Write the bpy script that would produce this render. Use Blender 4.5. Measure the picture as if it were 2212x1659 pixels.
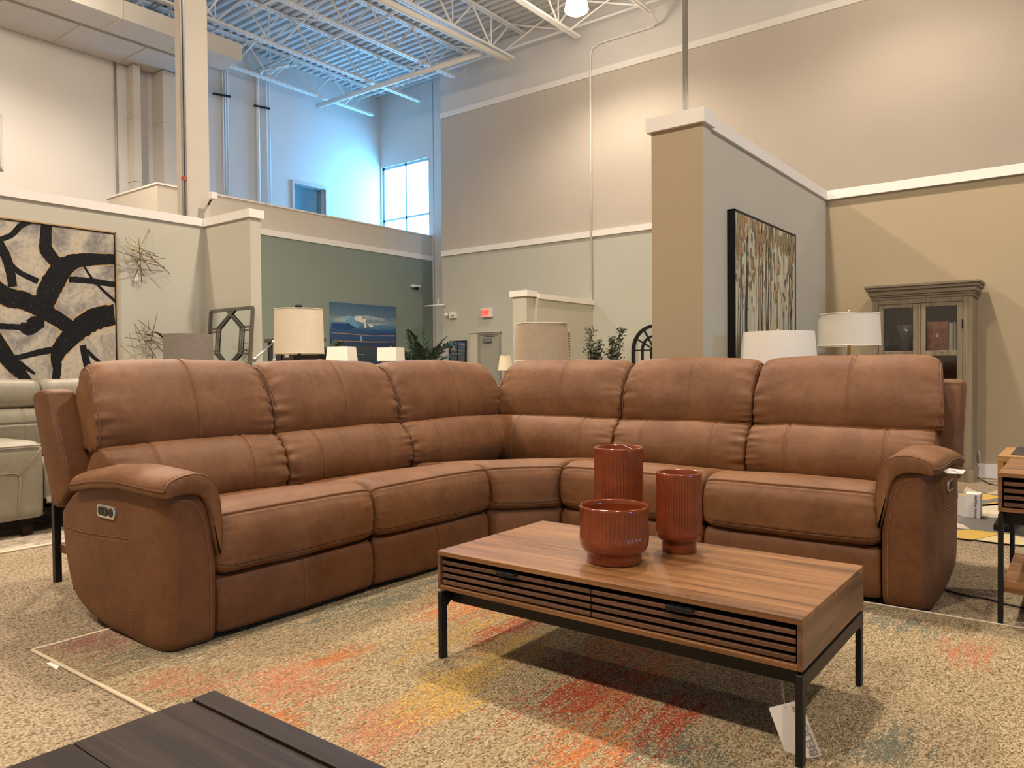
import bpy, bmesh, math, random
from mathutils import Vector, Matrix, noise
random.seed(7)
PI = math.pi
SC = bpy.context.scene
COL = SC.collection
for o in list(bpy.data.objects):
    bpy.data.objects.remove(o)

# ------------------------------------------------------------------ camera
W, H = 2212, 1659
FPX, YAW, PITCH, ROLL, HC = 1640.77, 0.65275056, -0.02039719, -0.0083234, 1.03
_f = Vector((-math.sin(YAW)*math.cos(PITCH), math.cos(YAW)*math.cos(PITCH), math.sin(PITCH)))
_r0 = Vector((math.cos(YAW), math.sin(YAW), 0)); _u0 = _r0.cross(_f)
_r = math.cos(ROLL)*_r0 + math.sin(ROLL)*_u0
_u = -math.sin(ROLL)*_r0 + math.cos(ROLL)*_u0
CAMP = Vector((0, 0, HC))
cam = bpy.data.cameras.new('camera'); co = bpy.data.objects.new('camera', cam); COL.objects.link(co)
cam.lens = 36*FPX/W; cam.sensor_width = 36; cam.clip_start = .05; cam.clip_end = 200
M = Matrix((( _r.x, _u.x, -_f.x, 0), (_r.y, _u.y, -_f.y, 0), (_r.z, _u.z, -_f.z, HC), (0, 0, 0, 1)))
co.matrix_world = M
SC.camera = co
def ray(px, py): return _f + _r*((px-W/2)/FPX) + _u*((H/2-py)/FPX)
def atx(px, py, x): d = ray(px, py); return CAMP + d*(x/d.x)
def aty(px, py, y): d = ray(px, py); return CAMP + d*(y/d.y)
def atz(px, py, z): d = ray(px, py); return CAMP + d*((z-HC)/d.z)
def atd(px, py, D): return CAMP + ray(px, py)*D
def hz(px, py, x, y):
    v = Vector((x, y, 0)); k = (H/2-py)/FPX
    return HC + (k*v.dot(_f)-v.dot(_u))/(_u.z-k*_f.z)

# ------------------------------------------------------------------ world, light, exposure
def lin(c): return tuple(((x/255)/12.92 if x/255 <= .04045 else ((x/255+.055)/1.055)**2.4) for x in c)
wd = bpy.data.worlds.new('world'); SC.world = wd; wd.use_nodes = True
bg = wd.node_tree.nodes['Background']; bg.inputs[0].default_value = (.13, .49, 1, 1); bg.inputs[1].default_value = 32
SC.view_settings.view_transform = 'Standard'; SC.view_settings.look = 'None'
SC.view_settings.exposure = 0.30; SC.view_settings.gamma = 1; SC.view_settings.use_curve_mapping = False
cy = SC.cycles
cy.use_adaptive_sampling = True; cy.adaptive_threshold = .025
cy.max_bounces = 6; cy.diffuse_bounces = 4; cy.glossy_bounces = 3; cy.transmission_bounces = 4; cy.transparent_max_bounces = 6
cy.use_denoising = True; cy.sample_clamp_indirect = 4; cy.caustics_reflective = False; cy.caustics_refractive = False
def area(name, loc, rot, sx, sy, e, col):
    l = bpy.data.lights.new(name, 'AREA'); l.shape = 'RECTANGLE'; l.size = sx; l.size_y = sy; l.energy = e; l.color = col
    o = bpy.data.objects.new(name, l); o.location = loc; o.rotation_euler = rot; COL.objects.link(o); return o
# daylight entering by the recess window (north-east corner) and by the storefront far to the right
for nm_, loc_, rot_, sx_, sy_ in (('recess_portal', (-18.2, 18.03, 6.7), (PI/2, 0, PI), 2.4, 3.0), ('storefront_portal', (13.98, .4, 1.75), (PI/2, 0, PI/2), 2.0, 1.7)):
    q_ = area(nm_, loc_, rot_, sx_, sy_, 1, (1, 1, 1)); q_.data.cycles.is_portal = True
LAMPS = [(-9.1, 14.36), (-2.75, 14.36), (3.6, 14.36), (-15.4, 5.8), (-9.1, 5.8), (-2.6, 5.8), (3.6, 5.8), (-9.1, -2.8), (-2.6, -2.8), (3.6, -2.8)]
LAMP_K = [.42, .19, .20, .75, 1.3, 1.0, .60, .9, .9, .7]
LAMP_E = 1550; LAMP_C = (1.0, .84, .67); LAMP_Z = 9.0

# ------------------------------------------------------------------ materials
MATS = {}
def nodes(name):
    m = bpy.data.materials.new(name); m.use_nodes = True; nt = m.node_tree
    return m, nt, nt.nodes['Principled BSDF']
def N(nt, t, **k):
    n = nt.nodes.new(t)
    for a, b in k.items():
        if a == 'inp':
            for i, v in b.items(): n.inputs[i].default_value = v
        else: setattr(n, a, b)
    return n
def L(nt, a, b): nt.links.new(a, b)
def coords(nt, scale=(1, 1, 1), rot=(0, 0, 0), loc=(0, 0, 0), kind='Object'):
    tc = N(nt, 'ShaderNodeTexCoord'); mp = N(nt, 'ShaderNodeMapping')
    mp.inputs['Scale'].default_value = scale; mp.inputs['Rotation'].default_value = rot; mp.inputs['Location'].default_value = loc
    L(nt, tc.outputs[kind], mp.inputs[0]); return mp.outputs[0]
def ramp(nt, fac, stops):
    r = N(nt, 'ShaderNodeValToRGB'); e = r.color_ramp.elements
    while len(e) > 1: e.remove(e[-1])
    e[0].position = stops[0][0]; e[0].color = (*stops[0][1], 1)
    for p, c in stops[1:]:
        x = e.new(p); x.color = (*c, 1)
    L(nt, fac, r.inputs[0]); return r.outputs[0]
def noisetex(nt, vec, scale, detail=3, rough=.5, dist=0):
    n = N(nt, 'ShaderNodeTexNoise'); n.inputs['Scale'].default_value = scale; n.inputs['Detail'].default_value = detail
    n.inputs['Roughness'].default_value = rough; n.inputs['Distortion'].default_value = dist
    if vec is not None: L(nt, vec, n.inputs['Vector'])
    return n.outputs['Fac']
def mix(nt, fac, a, b, mode='MIX'):
    m = N(nt, 'ShaderNodeMix', data_type='RGBA', blend_type=mode)
    for i, v in ((0, fac), (6, a), (7, b)):
        if isinstance(v, (int, float)): m.inputs[i].default_value = v
        elif isinstance(v, tuple): m.inputs[i].default_value = (*v, 1)
        else: L(nt, v, m.inputs[i])
    return m.outputs[2]
def mathn(nt, op, a, b=0.0, c=0.0, clamp=False):
    m = N(nt, 'ShaderNodeMath', operation=op, use_clamp=clamp)
    for i, v in ((0, a), (1, b), (2, c)):
        if isinstance(v, (int, float)): m.inputs[i].default_value = v
        else: L(nt, v, m.inputs[i])
    return m.outputs[0]
def bump(nt, bs, h, strength=.3, dist=.01):
    b = N(nt, 'ShaderNodeBump'); b.inputs['Strength'].default_value = strength; b.inputs['Distance'].default_value = dist
    L(nt, h, b.inputs['Height']); L(nt, b.outputs[0], bs.inputs['Normal']); return b
def plain(name, col, rough=.6, metal=0, var=.06, vs=3, bmp=0, bs_=60, emit=None, es=0, coat=0, spec=None):
    if name in MATS: return MATS[name]
    m, nt, bs = nodes(name)
    v = coords(nt)
    n = noisetex(nt, v, vs, 3)
    c0 = tuple(x*(1-var) for x in col); c1 = tuple(min(1, x*(1+var)) for x in col)
    L(nt, ramp(nt, n, [(.3, c0), (.7, c1)]), bs.inputs['Base Color'])
    bs.inputs['Roughness'].default_value = rough; bs.inputs['Metallic'].default_value = metal
    if coat: bs.inputs['Coat Weight'].default_value = coat; bs.inputs['Coat Roughness'].default_value = .05
    if spec is not None: bs.inputs['Specular IOR Level'].default_value = spec
    if bmp: bump(nt, bs, noisetex(nt, v, bs_, 2), bmp, .002)
    if emit: bs.inputs['Emission Color'].default_value = (*emit, 1); bs.inputs['Emission Strength'].default_value = es
    MATS[name] = m; return m
def paint(name, col): return plain(name, col, .75, var=.018, vs=1.2, bmp=.12, bs_=90, spec=.25)

def leather(name, c_lo, c_hi, rough=.42):
    if name in MATS: return MATS[name]
    m, nt, bs = nodes(name); v = coords(nt)
    n1 = noisetex(nt, v, 4.5, 4, .6); n2 = noisetex(nt, v, 28, 3, .6)
    a = mathn(nt, 'MULTIPLY_ADD', n2, .35, mathn(nt, 'MULTIPLY', n1, .65))
    L(nt, ramp(nt, a, [(.38, c_lo), (.62, c_hi)]), bs.inputs['Base Color'])
    bs.inputs['Roughness'].default_value = rough; bs.inputs['Specular IOR Level'].default_value = .28
    vo = N(nt, 'ShaderNodeTexVoronoi', feature='DISTANCE_TO_EDGE'); vo.inputs['Scale'].default_value = 420; L(nt, v, vo.inputs['Vector'])
    h = mathn(nt, 'ADD', mathn(nt, 'MULTIPLY', vo.outputs['Distance'], .6), mathn(nt, 'MULTIPLY', noisetex(nt, v, 60, 3), .9))
    h = mathn(nt, 'ADD', h, mathn(nt, 'MULTIPLY', noisetex(nt, v, 11, 5, .6, .6), 2.6))
    bump(nt, bs, h, .22, .003)
    MATS[name] = m; return m
def wood(name, cols, axis=0, scale=1.0, rough=.35, coat=0.0, dark_lines=True, bstr=.08):
    """grain runs along axis"""
    if name in MATS: return MATS[name]
    m, nt, bs = nodes(name)
    s = [22*scale, 22*scale, 22*scale]; s[axis] = 1.1*scale
    v = coords(nt, tuple(s))
    n1 = noisetex(nt, v, 1.0, 5, .62, .4)
    s2 = [120*scale]*3; s2[axis] = 4*scale
    n2 = noisetex(nt, coords(nt, tuple(s2)), 1.0, 3, .6)
    a = mathn(nt, 'MULTIPLY_ADD', n2, .3, mathn(nt, 'MULTIPLY', n1, .7))
    L(nt, ramp(nt, a, [(.36, cols[0]), (.5, cols[1]), (.64, cols[2])]), bs.inputs['Base Color'])
    bs.inputs['Roughness'].default_value = rough
    if coat: bs.inputs['Coat Weight'].default_value = coat
    bump(nt, bs, a, bstr, .002)
    MATS[name] = m; return m
def vcol(name, rough=.7, bmp=0.1):
    if name in MATS: return MATS[name]
    m, nt, bs = nodes(name)
    at = N(nt, 'ShaderNodeVertexColor'); at.layer_name = 'Col'
    n = noisetex(nt, coords(nt), 25, 4)
    L(nt, mix(nt, 1.0, at.outputs[0], ramp(nt, n, [(.3, (.8, .8, .8)), (.7, (1.1, 1.1, 1.1))]), 'MULTIPLY'), bs.inputs['Base Color'])
    bs.inputs['Roughness'].default_value = rough
    MATS[name] = m; return m

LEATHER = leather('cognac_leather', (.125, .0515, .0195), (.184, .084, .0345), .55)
LEATHER_SHADED = leather('cognac_leather_shaded', (.100, .039, .0138), (.145, .061, .0235), .58)  # same leather, shade of arms and lower front panels put into the colour
THREAD = plain('tan_thread', (.27, .125, .06), .8)
WELT = plain('leather_welt', (.12, .045, .022), .5)
DARKFAB_SHADE = plain('underlining_gap_shade', (.006, .0055, .005), .95, spec=.05)  # cloth under the sofa; also painted shade behind the drawer slats
BLACKM = plain('black_metal', (.007, .007, .0065), .45, 0, var=.1, spec=.3)
CHROME = plain('satin_chrome', (.62, .60, .58), .28, 1)
BRASS = plain('brushed_brass', (.55, .36, .13), .3, 1)
WALNUT = wood('walnut', [(.075, .031, .011), (.195, .088, .031), (.285, .138, .052)], 0, 1.0, .40)
WALNUT_Y = wood('walnut_end', [(.07, .03, .014), (.14, .065, .03), (.19, .092, .044)], 1, 1.0, .38)
SLATW = wood('walnut_slat', [(.045, .02, .011), (.095, .043, .023), (.13, .06, .033)], 0, 1.2, .42)
DARKW = wood('espresso_planks', [(.008, .005, .004), (.020, .013, .010), (.042, .027, .020)], 0, .8, .50, bstr=.9)
DARKW.node_tree.nodes['Principled BSDF'].inputs['Specular IOR Level'].default_value = .10
OAK = wood('golden_oak', [(.30, .15, .055), (.42, .23, .09), (.50, .29, .12)], 0, 1.0, .45)
GREYWOOD = wood('weathered_grey_wood', [(.16, .12, .075), (.245, .19, .122), (.31, .245, .165)], 2, .6, .65, bstr=.3)
GREYLEATHER = leather('putty_leather', (.21, .19, .145), (.26, .235, .18), .42)
WHITE = paint('white_trim_paint', (.84, .81, .76))
CREAM = paint('parapet_cream_paint', (.62, .57, .49))
TAN = paint('tan_wall_paint', (.41, .335, .222))
GREIGE = paint('greige_wall_paint', (.535, .48, .41))
SAGEL = paint('pale_sage_wall_paint', (.53, .51, .425))
SAGEG = paint('partition_grey_paint', (.50, .485, .42))
GREEN = paint('sage_green_wall_paint', (.235, .285, .25))
CONC = paint('upper_wall_white_paint', (.66, .635, .60))
STEELW = plain('painted_white_steel', (.80, .78, .74), .5, var=.05)
GALV = plain('galvanised_conduit', (.42, .43, .42), .4, .6)
PAPER = plain('white_card', (.78, .74, .72), .6, var=.02)
INK = plain('grey_ink', (.34, .29, .27), .7)
MIRROR = plain('mirror_glass', (.86, .9, .88), .03, 1, var=.01)

# ------------------------------------------------------------------ mesh helpers
class MB:
    def __init__(s): s.v = []; s.f = []; s.c = []
    def add(s, vs, fs, col=None):
        n = len(s.v); s.v += [Vector(p) for p in vs]; s.f += [tuple(i+n for i in f) for f in fs]; s.c += [col]*len(fs); return s
    def box(s, x0, x1, y0, y1, z0, z1, col=None):
        return s.add([(x0, y0, z0), (x1, y0, z0), (x1, y1, z0), (x0, y1, z0), (x0, y0, z1), (x1, y0, z1), (x1, y1, z1), (x0, y1, z1)],
                     [(0, 3, 2, 1), (4, 5, 6, 7), (0, 1, 5, 4), (1, 2, 6, 5), (2, 3, 7, 6), (3, 0, 4, 7)], col)
    def bar(s, a, b, w, h=None, up=(0, 0, 1)):
        a = Vector(a); b = Vector(b); h = h or w; d = (b-a).normalized(); up = Vector(up)
        if abs(d.dot(up)) > .95: up = Vector((1, 0, 0))
        x = d.cross(up).normalized()*w/2; y = x.cross(d).normalized()*h/2
        return s.add([a-x-y, a+x-y, a+x+y, a-x+y, b-x-y, b+x-y, b+x+y, b-x+y],
                     [(0, 3, 2, 1), (4, 5, 6, 7), (0, 1, 5, 4), (1, 2, 6, 5), (2, 3, 7, 6), (3, 0, 4, 7)])
    def tube(s, pts, r, n=8, caps=True):
        pts = [Vector(p) for p in pts]; rs = r if isinstance(r, list) else [r]*len(pts)
        ref = None; vs = []; fs = []
        for i, p in enumerate(pts):
            d = (pts[min(i+1, len(pts)-1)]-pts[max(i-1, 0)]).normalized()
            if ref is None: ref = Vector((0, 0, 1)) if abs(d.z) < .9 else Vector((1, 0, 0))
            x = d.cross(ref).normalized(); y = x.cross(d).normalized(); ref = y
            vs += [p+(x*math.cos(2*PI*k/n)+y*math.sin(2*PI*k/n))*rs[i] for k in range(n)]
        for i in range(len(pts)-1):
            for k in range(n): fs.append((i*n+k, i*n+(k+1) % n, (i+1)*n+(k+1) % n, (i+1)*n+k))
        if caps: fs.append(tuple(range(n))[::-1]); fs.append(tuple((len(pts)-1)*n+k for k in range(n)))
        return s.add(vs, fs)
    def lathe(s, c, prof, n=48, mod=None, caps=True):
        c = Vector(c); vs = []; fs = []
        for i, (r, z) in enumerate(prof):
            for k in range(n):
                a = 2*PI*k/n; rr = r*(mod(a, i, z) if mod else 1)
                vs.append(c+Vector((rr*math.cos(a), rr*math.sin(a), z)))
        for i in range(len(prof)-1):
            for k in range(n): fs.append((i*n+k, i*n+(k+1) % n, (i+1)*n+(k+1) % n, (i+1)*n+k))
        if caps: fs.append(tuple(range(n))[::-1]); fs.append(tuple((len(prof)-1)*n+k for k in range(n)))
        return s.add(vs, fs)
    def prism(s, poly, d, col=None):
        """poly: 3D points, extruded by vector d"""
        n = len(poly); d = Vector(d); vs = [Vector(p) for p in poly]; vs += [p+d for p in vs]
        fs = [tuple(range(n))[::-1], tuple(range(n, 2*n))]+[(i, (i+1) % n, n+(i+1) % n, n+i) for i in range(n)]
        return s.add(vs, fs, col)
    def build(s, name, mat, parent=None, smooth=False, bevel=0, seg=2, auto=False):
        org = Vector((0, 0, 0)); q = parent
        if q is not None:
            while q is not None: org += q.location; q = q.parent
        me = bpy.data.meshes.new(name)
        me.from_pydata([p-org for p in s.v], [], s.f); me.validate()
        bm = bmesh.new(); bm.from_mesh(me)
        bmesh.ops.recalc_face_normals(bm, faces=bm.faces)
        if bevel:
            bmesh.ops.bevel(bm, geom=[e for e in bm.edges if len(e.link_faces) == 2 and e.calc_face_angle(0) > .6], offset=bevel, segments=seg, affect='EDGES', profile=.7)
        bm.to_mesh(me); bm.free()
        if any(c is not None for c in s.c) and not bevel and len(me.polygons) == len(s.c):
            ca = me.color_attributes.new('Col', 'FLOAT_COLOR', 'CORNER')
            for p in me.polygons:
                c = s.c[p.index] or (1, 1, 1)
                for li in p.loop_indices: ca.data[li].color = (*c, 1)
        for p in me.polygons: p.use_smooth = smooth
        if auto or (smooth and bevel): 
            try: me.set_sharp_from_angle(angle=math.radians(38))
            except Exception: pass
        me.materials.append(mat)
        o = bpy.data.objects.new(name, me); COL.objects.link(o)
        if parent is not None: o.parent = parent
        return o
def tag(o, label, cat, group=None, kind=None):
    o['label'] = label; o['category'] = cat
    if group: o['group'] = group
    if kind: o['kind'] = kind
    return o
def thing(name, loc, label, cat, group=None):
    o = bpy.data.objects.new(name, None); COL.objects.link(o); o.location = loc; o.empty_display_size = .1
    return tag(o, label, cat, group)
def struct(name, mb, mat, parent=None, **k):
    o = mb.build(name, mat, parent, **k)
    if parent is None: o['kind'] = 'structure'
    return o
def wall(name, x0, x1, y0, y1, z0, z1, mat): return struct(name, MB().box(x0, x1, y0, y1, z0, z1), mat)
def text_mesh(name, txt, size, mat, parent, origin, xdir, ydir, ext=.0004, cx=True):
    cu = bpy.data.curves.new('t', 'FONT'); cu.body = txt; cu.size = size; cu.extrude = ext
    cu.align_x = 'CENTER' if cx else 'LEFT'; cu.align_y = 'CENTER'
    ob = bpy.data.objects.new('t', cu); COL.objects.link(ob)
    bpy.context.view_layer.update()
    me = bpy.data.meshes.new_from_object(ob.evaluated_get(bpy.context.evaluated_depsgraph_get()))
    bpy.data.objects.remove(ob)
    X = Vector(xdir).normalized(); Y = Vector(ydir).normalized(); Z = X.cross(Y)
    org = Vector((0, 0, 0)); q = parent
    while q is not None: org += q.location; q = q.parent
    for v in me.vertices: v.co = Vector(origin)+X*v.co.x+Y*v.co.y+Z*v.co.z-org
    me.materials.clear(); me.materials.append(mat); me.name = name
    o = bpy.data.objects.new(name, me); COL.objects.link(o); o.parent = parent; return o

# ================================================================== the hall
# floor
def carpet():
    m, nt, bs = nodes('berber_carpet'); v = coords(nt)
    vo = N(nt, 'ShaderNodeTexVoronoi'); vo.inputs['Scale'].default_value = 115; L(nt, v, vo.inputs['Vector'])
    n1 = noisetex(nt, v, 70, 3, .7); n0 = noisetex(nt, v, 2, 3)
    a = mathn(nt, 'MULTIPLY_ADD', vo.outputs['Distance'], .55, mathn(nt, 'MULTIPLY', n1, .6))
    c = ramp(nt, a, [(.25, (.50, .41, .285)), (.5, (.355, .28, .19)), (.8, (.13, .097, .06))])
    L(nt, mix(nt, 1.0, c, ramp(nt, n0, [(.3, (.93, .93, .93)), (.7, (1.05, 1.05, 1.05))]), 'MULTIPLY'), bs.inputs['Base Color'])
    bs.inputs['Roughness'].default_value = .95; bs.inputs['Specular IOR Level'].default_value = .1
    bump(nt, bs, mathn(nt, 'SUBTRACT', 1.0, a), .9, .006)
    return m
struct('floor', MB().box(-19.6, 14, -9, 18.4, -.1, 0), carpet())

Y1, Y2 = 17.0, 18.05            # big wall, recess wall
XG, XL = -17.0, -19.4           # green wall, far left wall
ZC = 10.25
# big wall on the right, in bands of paint
xc = aty(955, 560, Y1).x
ZT0, ZT1 = aty(958, 554, Y1).z, aty(958, 543, Y1).z
ZU0 = aty(954, 257, Y1).z
wall('wall_right_lower', xc, 14, Y1, Y1+.3, 0, ZT0+.02, paint('cool_sage_wall_paint', (.49, .49, .42)))
wall('wall_right_middle', xc, 14, Y1, Y1+.3, ZT0+.02, ZU0+.02, GREIGE)
wall('wall_right_upper', xc, 14, Y1, Y1+.3, ZU0+.02, ZC+.1, CONC)
wall('trim_1', xc, 14, Y1-.05, Y1, ZT0, ZT1, WHITE)
wall('trim_2', xc, 14, Y1-.04, Y1, ZU0, ZU0+.16, WHITE)
# recess wall with its window
wx0, wx1 = aty(825, 430, Y2).x, aty(927, 430, Y2).x
wz1 = aty(921, 339, Y2).z-.02; wz0 = aty(930, 512, Y2).z-.25
o = MB().box(XL-.3, wx0, Y2, Y2+.3, 0, ZC+.1).box(wx1, xc+.4, Y2, Y2+.3, 0, ZC+.1).box(wx0, wx1, Y2, Y2+.3, wz1, ZC+.1).box(wx0, wx1, Y2, Y2+.3, 0, wz0)
struct('wall_back', o, CONC)
wall('wall_back_return', xc, xc+.3, Y1+.3, Y2, 0, ZC, CONC)
jx = aty(931, 450, Y2).x+.12
wall('trim_3', jx, jx+.015, Y2-.006, Y2, 0, ZC, plain('joint_sealant', (.2, .22, .24), .8))
wf = MB(); t = .08
wf.box(wx0, wx1, Y2+.06, Y2+.12, wz0, wz0+t).box(wx0, wx1, Y2+.06, Y2+.12, wz1-t, wz1).box(wx0, wx0+t, Y2+.06, Y2+.12, wz0, wz1).box(wx1-t, wx1, Y2+.06, Y2+.12, wz0, wz1)
mx = (wx0+wx1)/2; mz = aty(870, 470, Y2).z
wf.box(mx-.035, mx+.035, Y2+.06, Y2+.12, wz0, wz1).box(wx0, wx1, Y2+.06, Y2+.12, mz-.035, mz+.035)
w1 = struct('window_1', wf, plain('window_aluminium', (.5, .55, .6), .4, .3))
def glassmat():
    m = bpy.data.materials.new('clear_glass'); m.use_nodes = True; nt = m.node_tree
    nt.nodes.clear(); out = N(nt, 'ShaderNodeOutputMaterial'); t_ = N(nt, 'ShaderNodeBsdfTransparent'); g = N(nt, 'ShaderNodeBsdfGlossy'); g.inputs['Roughness'].default_value = .03
    mx_ = N(nt, 'ShaderNodeMixShader'); mx_.inputs[0].default_value = .045
    L(nt, t_.outputs[0], mx_.inputs[1]); L(nt, g.outputs[0], mx_.inputs[2]); L(nt, mx_.outputs[0], out.inputs[0]); return m
GLASS = glassmat()
struct('window_pane', MB().box(wx0+t, wx1-t, Y2+.085, Y2+.095, wz0+t, wz1-t), GLASS, w1)
# far left wall with two openings to the upper floor rooms
wy0, wy1 = atx(634, 440, XL).y, atx(702, 440, XL).y; dz1 = atx(668, 403, XL).z
wl = MB().box(XL-.3, XL, -9, Y2, 0, 5.0).box(XL-.3, XL, -9, wy0, 5, ZC+.1).box(XL-.3, XL, wy1, Y2, 5, ZC+.1).box(XL-.3, XL, wy0, wy1, dz1, ZC+.1)
struct('wall_left', wl, CONC)
fr = MB().box(XL-.02, XL+.05, wy0-.07, wy0, 5, dz1+.07).box(XL-.02, XL+.05, wy1, wy1+.07, 5, dz1+.07).box(XL-.02, XL+.05, wy0, wy1, dz1, dz1+.07)
w2 = struct('window_2', fr, plain('opening_frame', (.55, .53, .5), .5))
struct('window_pane', MB().box(XL-.2, XL-.18, wy0, wy1, 5, dz1), plain('reflecting_office_glass', (.30, .50, .60), .08, .9), w2)
wy = atx(0, 300, XL).y; wz = (atx(0, 250, XL).z, atx(0, 362, XL).z)
w3 = struct('window_3', MB().box(XL, XL+.06, wy-1.2, wy-.0, wz[0]-.05, wz[0]).box(XL, XL+.06, wy-1.2, wy, wz[1]-.05, wz[1]).box(XL, XL+.06, wy-.02, wy+.04, wz[1]-.05, wz[0]), MATS['opening_frame'])
struct('window_pane', MB().box(XL, XL+.02, wy-1.2, wy-.02, wz[1], wz[0]), plain('dim_office_glass', (.42, .40, .36), .3), w3)
# mezzanine: green wall below, cream parapet above
ZP = atx(466, 422, XG).z; ZB = atx(560, 506, XG).z; ZS = atx(560, 493, XG).z
yp = atx(357, 403, XG).y
wall('wall_mezzanine_lower', XG-.3, XG, yp, Y2, 0, ZB, GREEN)
wall('wall_mezzanine_parapet', XG-.2, XG, yp, Y2, ZB, ZP, CREAM)
wall('trim_4', XG, XG+.03, yp, Y2, ZB, ZS, WHITE)
wall('trim_5', XG-.22, XG+.03, yp-.02, Y2, ZP, ZP+.04, WHITE)
wall('wall_mezzanine_return', XL, XG-.001, yp-.19, yp-.001, 0, ZP, CREAM)
wall('wall_mezzanine_corner', XG, XG+.001, yp-.19, yp, 0, ZP, CREAM)
wall('trim_6', XL, XG+.03, yp-.22, yp-.021, ZP, ZP+.04, WHITE)
wall('floor_mezzanine', XL, XG-.3, yp+.19, Y2, ZB-.1, ZB+.1, CREAM)
# other enclosing walls, behind and to the right of the viewpoint
wall('wall_rear', -19.6, 14.3, -9.3, -9, 0, ZC+.1, GREIGE)
o = MB().box(14, 14.3, -9, -.6, 0, ZC+.1).box(14, 14.3, 1.4, 17.3, 0, ZC+.1).box(14, 14.3, -.6, 1.4, 2.6, ZC+.1).box(14, 14.3, -.6, 1.4, 0, .9)
struct('wall_storefront', o, GREIGE)
# roof deck: corrugated steel
dk = MB(); y = -9.0; k = 0; P_ = .152*1.6
while y < Y2:
    a, b, c, d = y, y+P_*.42, y+P_*.5, y+P_*.92
    z0, z1 = ZC, ZC+.075
    dk.add([(-19.6, a, z0), (14, a, z0), (14, b, z0), (-19.6, b, z0)], [(0, 1, 2, 3)])
    dk.add([(-19.6, b, z0), (14, b, z0), (14, c, z1), (-19.6, c, z1)], [(0, 1, 2, 3)])
    dk.add([(-19.6, c, z1), (14, c, z1), (14, d, z1), (-19.6, d, z1)], [(0, 1, 2, 3)])
    dk.add([(-19.6, d, z1), (14, d, z1), (14, y+P_, z0), (-19.6, y+P_, z0)], [(0, 1, 2, 3)])
    y += P_
dk.box(-19.6, 14.3, -9.3, 18.4, ZC+.08, ZC+.2)
struct('ceiling', dk, plain('roof_deck_paint', (.56, .56, .55), .55, var=.05))

# left display bay: painted wall, stub wall and their cap trims
XA = -8.25; YA = 4.9
xe = aty(541, 540, YA).x; ye = YA+.13
wall('wall_bay_left', XA-.12, XA, .2, YA+.12, 0, 2.72, SAGEL)
wall('wall_bay_stub', XA, xe, YA, ye, 0, 2.73, SAGEL)
wall('trim_7', XA-.15, XA+.03, .2, YA+.14, 2.71, 2.80, WHITE)
wall('trim_8', XA+.03, xe+.03, YA-.03, ye+.03, 2.71, 2.80, WHITE)
# right display bay
XP = -2.164; YB = 8.106; YPI = 4.95
xpl = aty(1408, 500, YPI).x
wall('wall_bay_pillar', xpl, XP+.035, YPI, YPI+.14, 0, 2.70, TAN)
struct('wall_bay_pillar_side', MB().box(XP+.035, XP+.037, YPI+.002, YPI+.14, 0, 2.70), SAGEG)
wall('wall_bay_partition', XP-.13, XP, YPI+.14, YB, 0, 2.71, SAGEG)
wall('wall_bay_right', XP-.13, 5.0, YB, YB+.13, 0, 2.71, TAN)
wall('trim_9', xpl-.03, XP+.06, YPI-.03, YPI+.17, 2.70, 2.80, WHITE)
wall('trim_10', XP-.15, XP+.02, YPI+.17, YB-.02, 2.71, 2.80, WHITE)
wall('trim_11', XP-.15, 5.0, YB-.03, YB+.15, 2.71, 2.80, WHITE)
wall('baseboard_right', XP, 5.0, YB-.018, YB, 0, .125, WHITE)
wall('baseboard_partition', XP, XP+.018, YPI+.14, YB-.018, 0, .125, WHITE)
# half wall near the exit door
hy = 14.2; hx0, hx1 = aty(1108, 700, hy).x, aty(1138, 700, hy).x; hxt = aty(1281, 655, Y1).x
wall('wall_half_end', hx0, hx1, hy, hy+.3, 0, 2.72, SAGEL)
wall('wall_half', hxt-.2, hxt, hy+.3, Y1, 0, 2.68, SAGEL)
wall('trim_12', hx0-.06, hx1+.06, hy-.06, hy+.36, 2.70, 2.84, WHITE)
wall('trim_13', hxt-.24, hxt+.04, hy+.36, Y1, 2.66, 2.78, WHITE)
# white steel column behind the left bay with conduits
xcol = -8.9
ca = atx(393, 300, xcol).y; cb = atx(454, 469, xcol).y
cd = aty(376, 0, ca).x
wall('trim_14', cd, xcol, ca, cb, 0, ZC, plain('column_paint', (.60, .55, .47), .6, var=.02))
for i, (px, nm) in enumerate(((397, 'slim conduit running up the white column, left one of the pair'), (403, 'slim conduit running up the white column, right one of the pair'))):
    yy = atx(px, 470, xcol+.02).y
    tag(MB().tube([(xcol+.018, yy, 2.0), (xcol+.018, yy, 6), (xcol+.018, yy, ZC-.01)], .014, 8).build('column_conduit', GALV, smooth=True), nm, 'conduit', 'conduits on the white column')
yy = atx(400, 385, xcol+.04).y
tag(MB().box(xcol+.0, xcol+.05, yy-.03, yy+.02, hz(400, 391, xcol, yy), hz(400, 383, xcol, yy)).build('junction_box', plain('red_box', (.35, .08, .06), .5)), 'tiny red-marked junction box low on the white column', 'junction box')
sp = thing('wall_speaker', atd(459, 425, 9.4), 'small white speaker bracketed to the column edge', 'speaker')
c = sp.location; MB().box(c.x-.05, c.x+.05, c.y-.04, c.y+.04, c.z-.03, c.z+.05).build('speaker_body', STEELW, sp, bevel=.008); MB().bar(c, (xcol-.02, cb-.01, c.z-.05), .02).build('bracket', BLACKM, sp)

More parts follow.
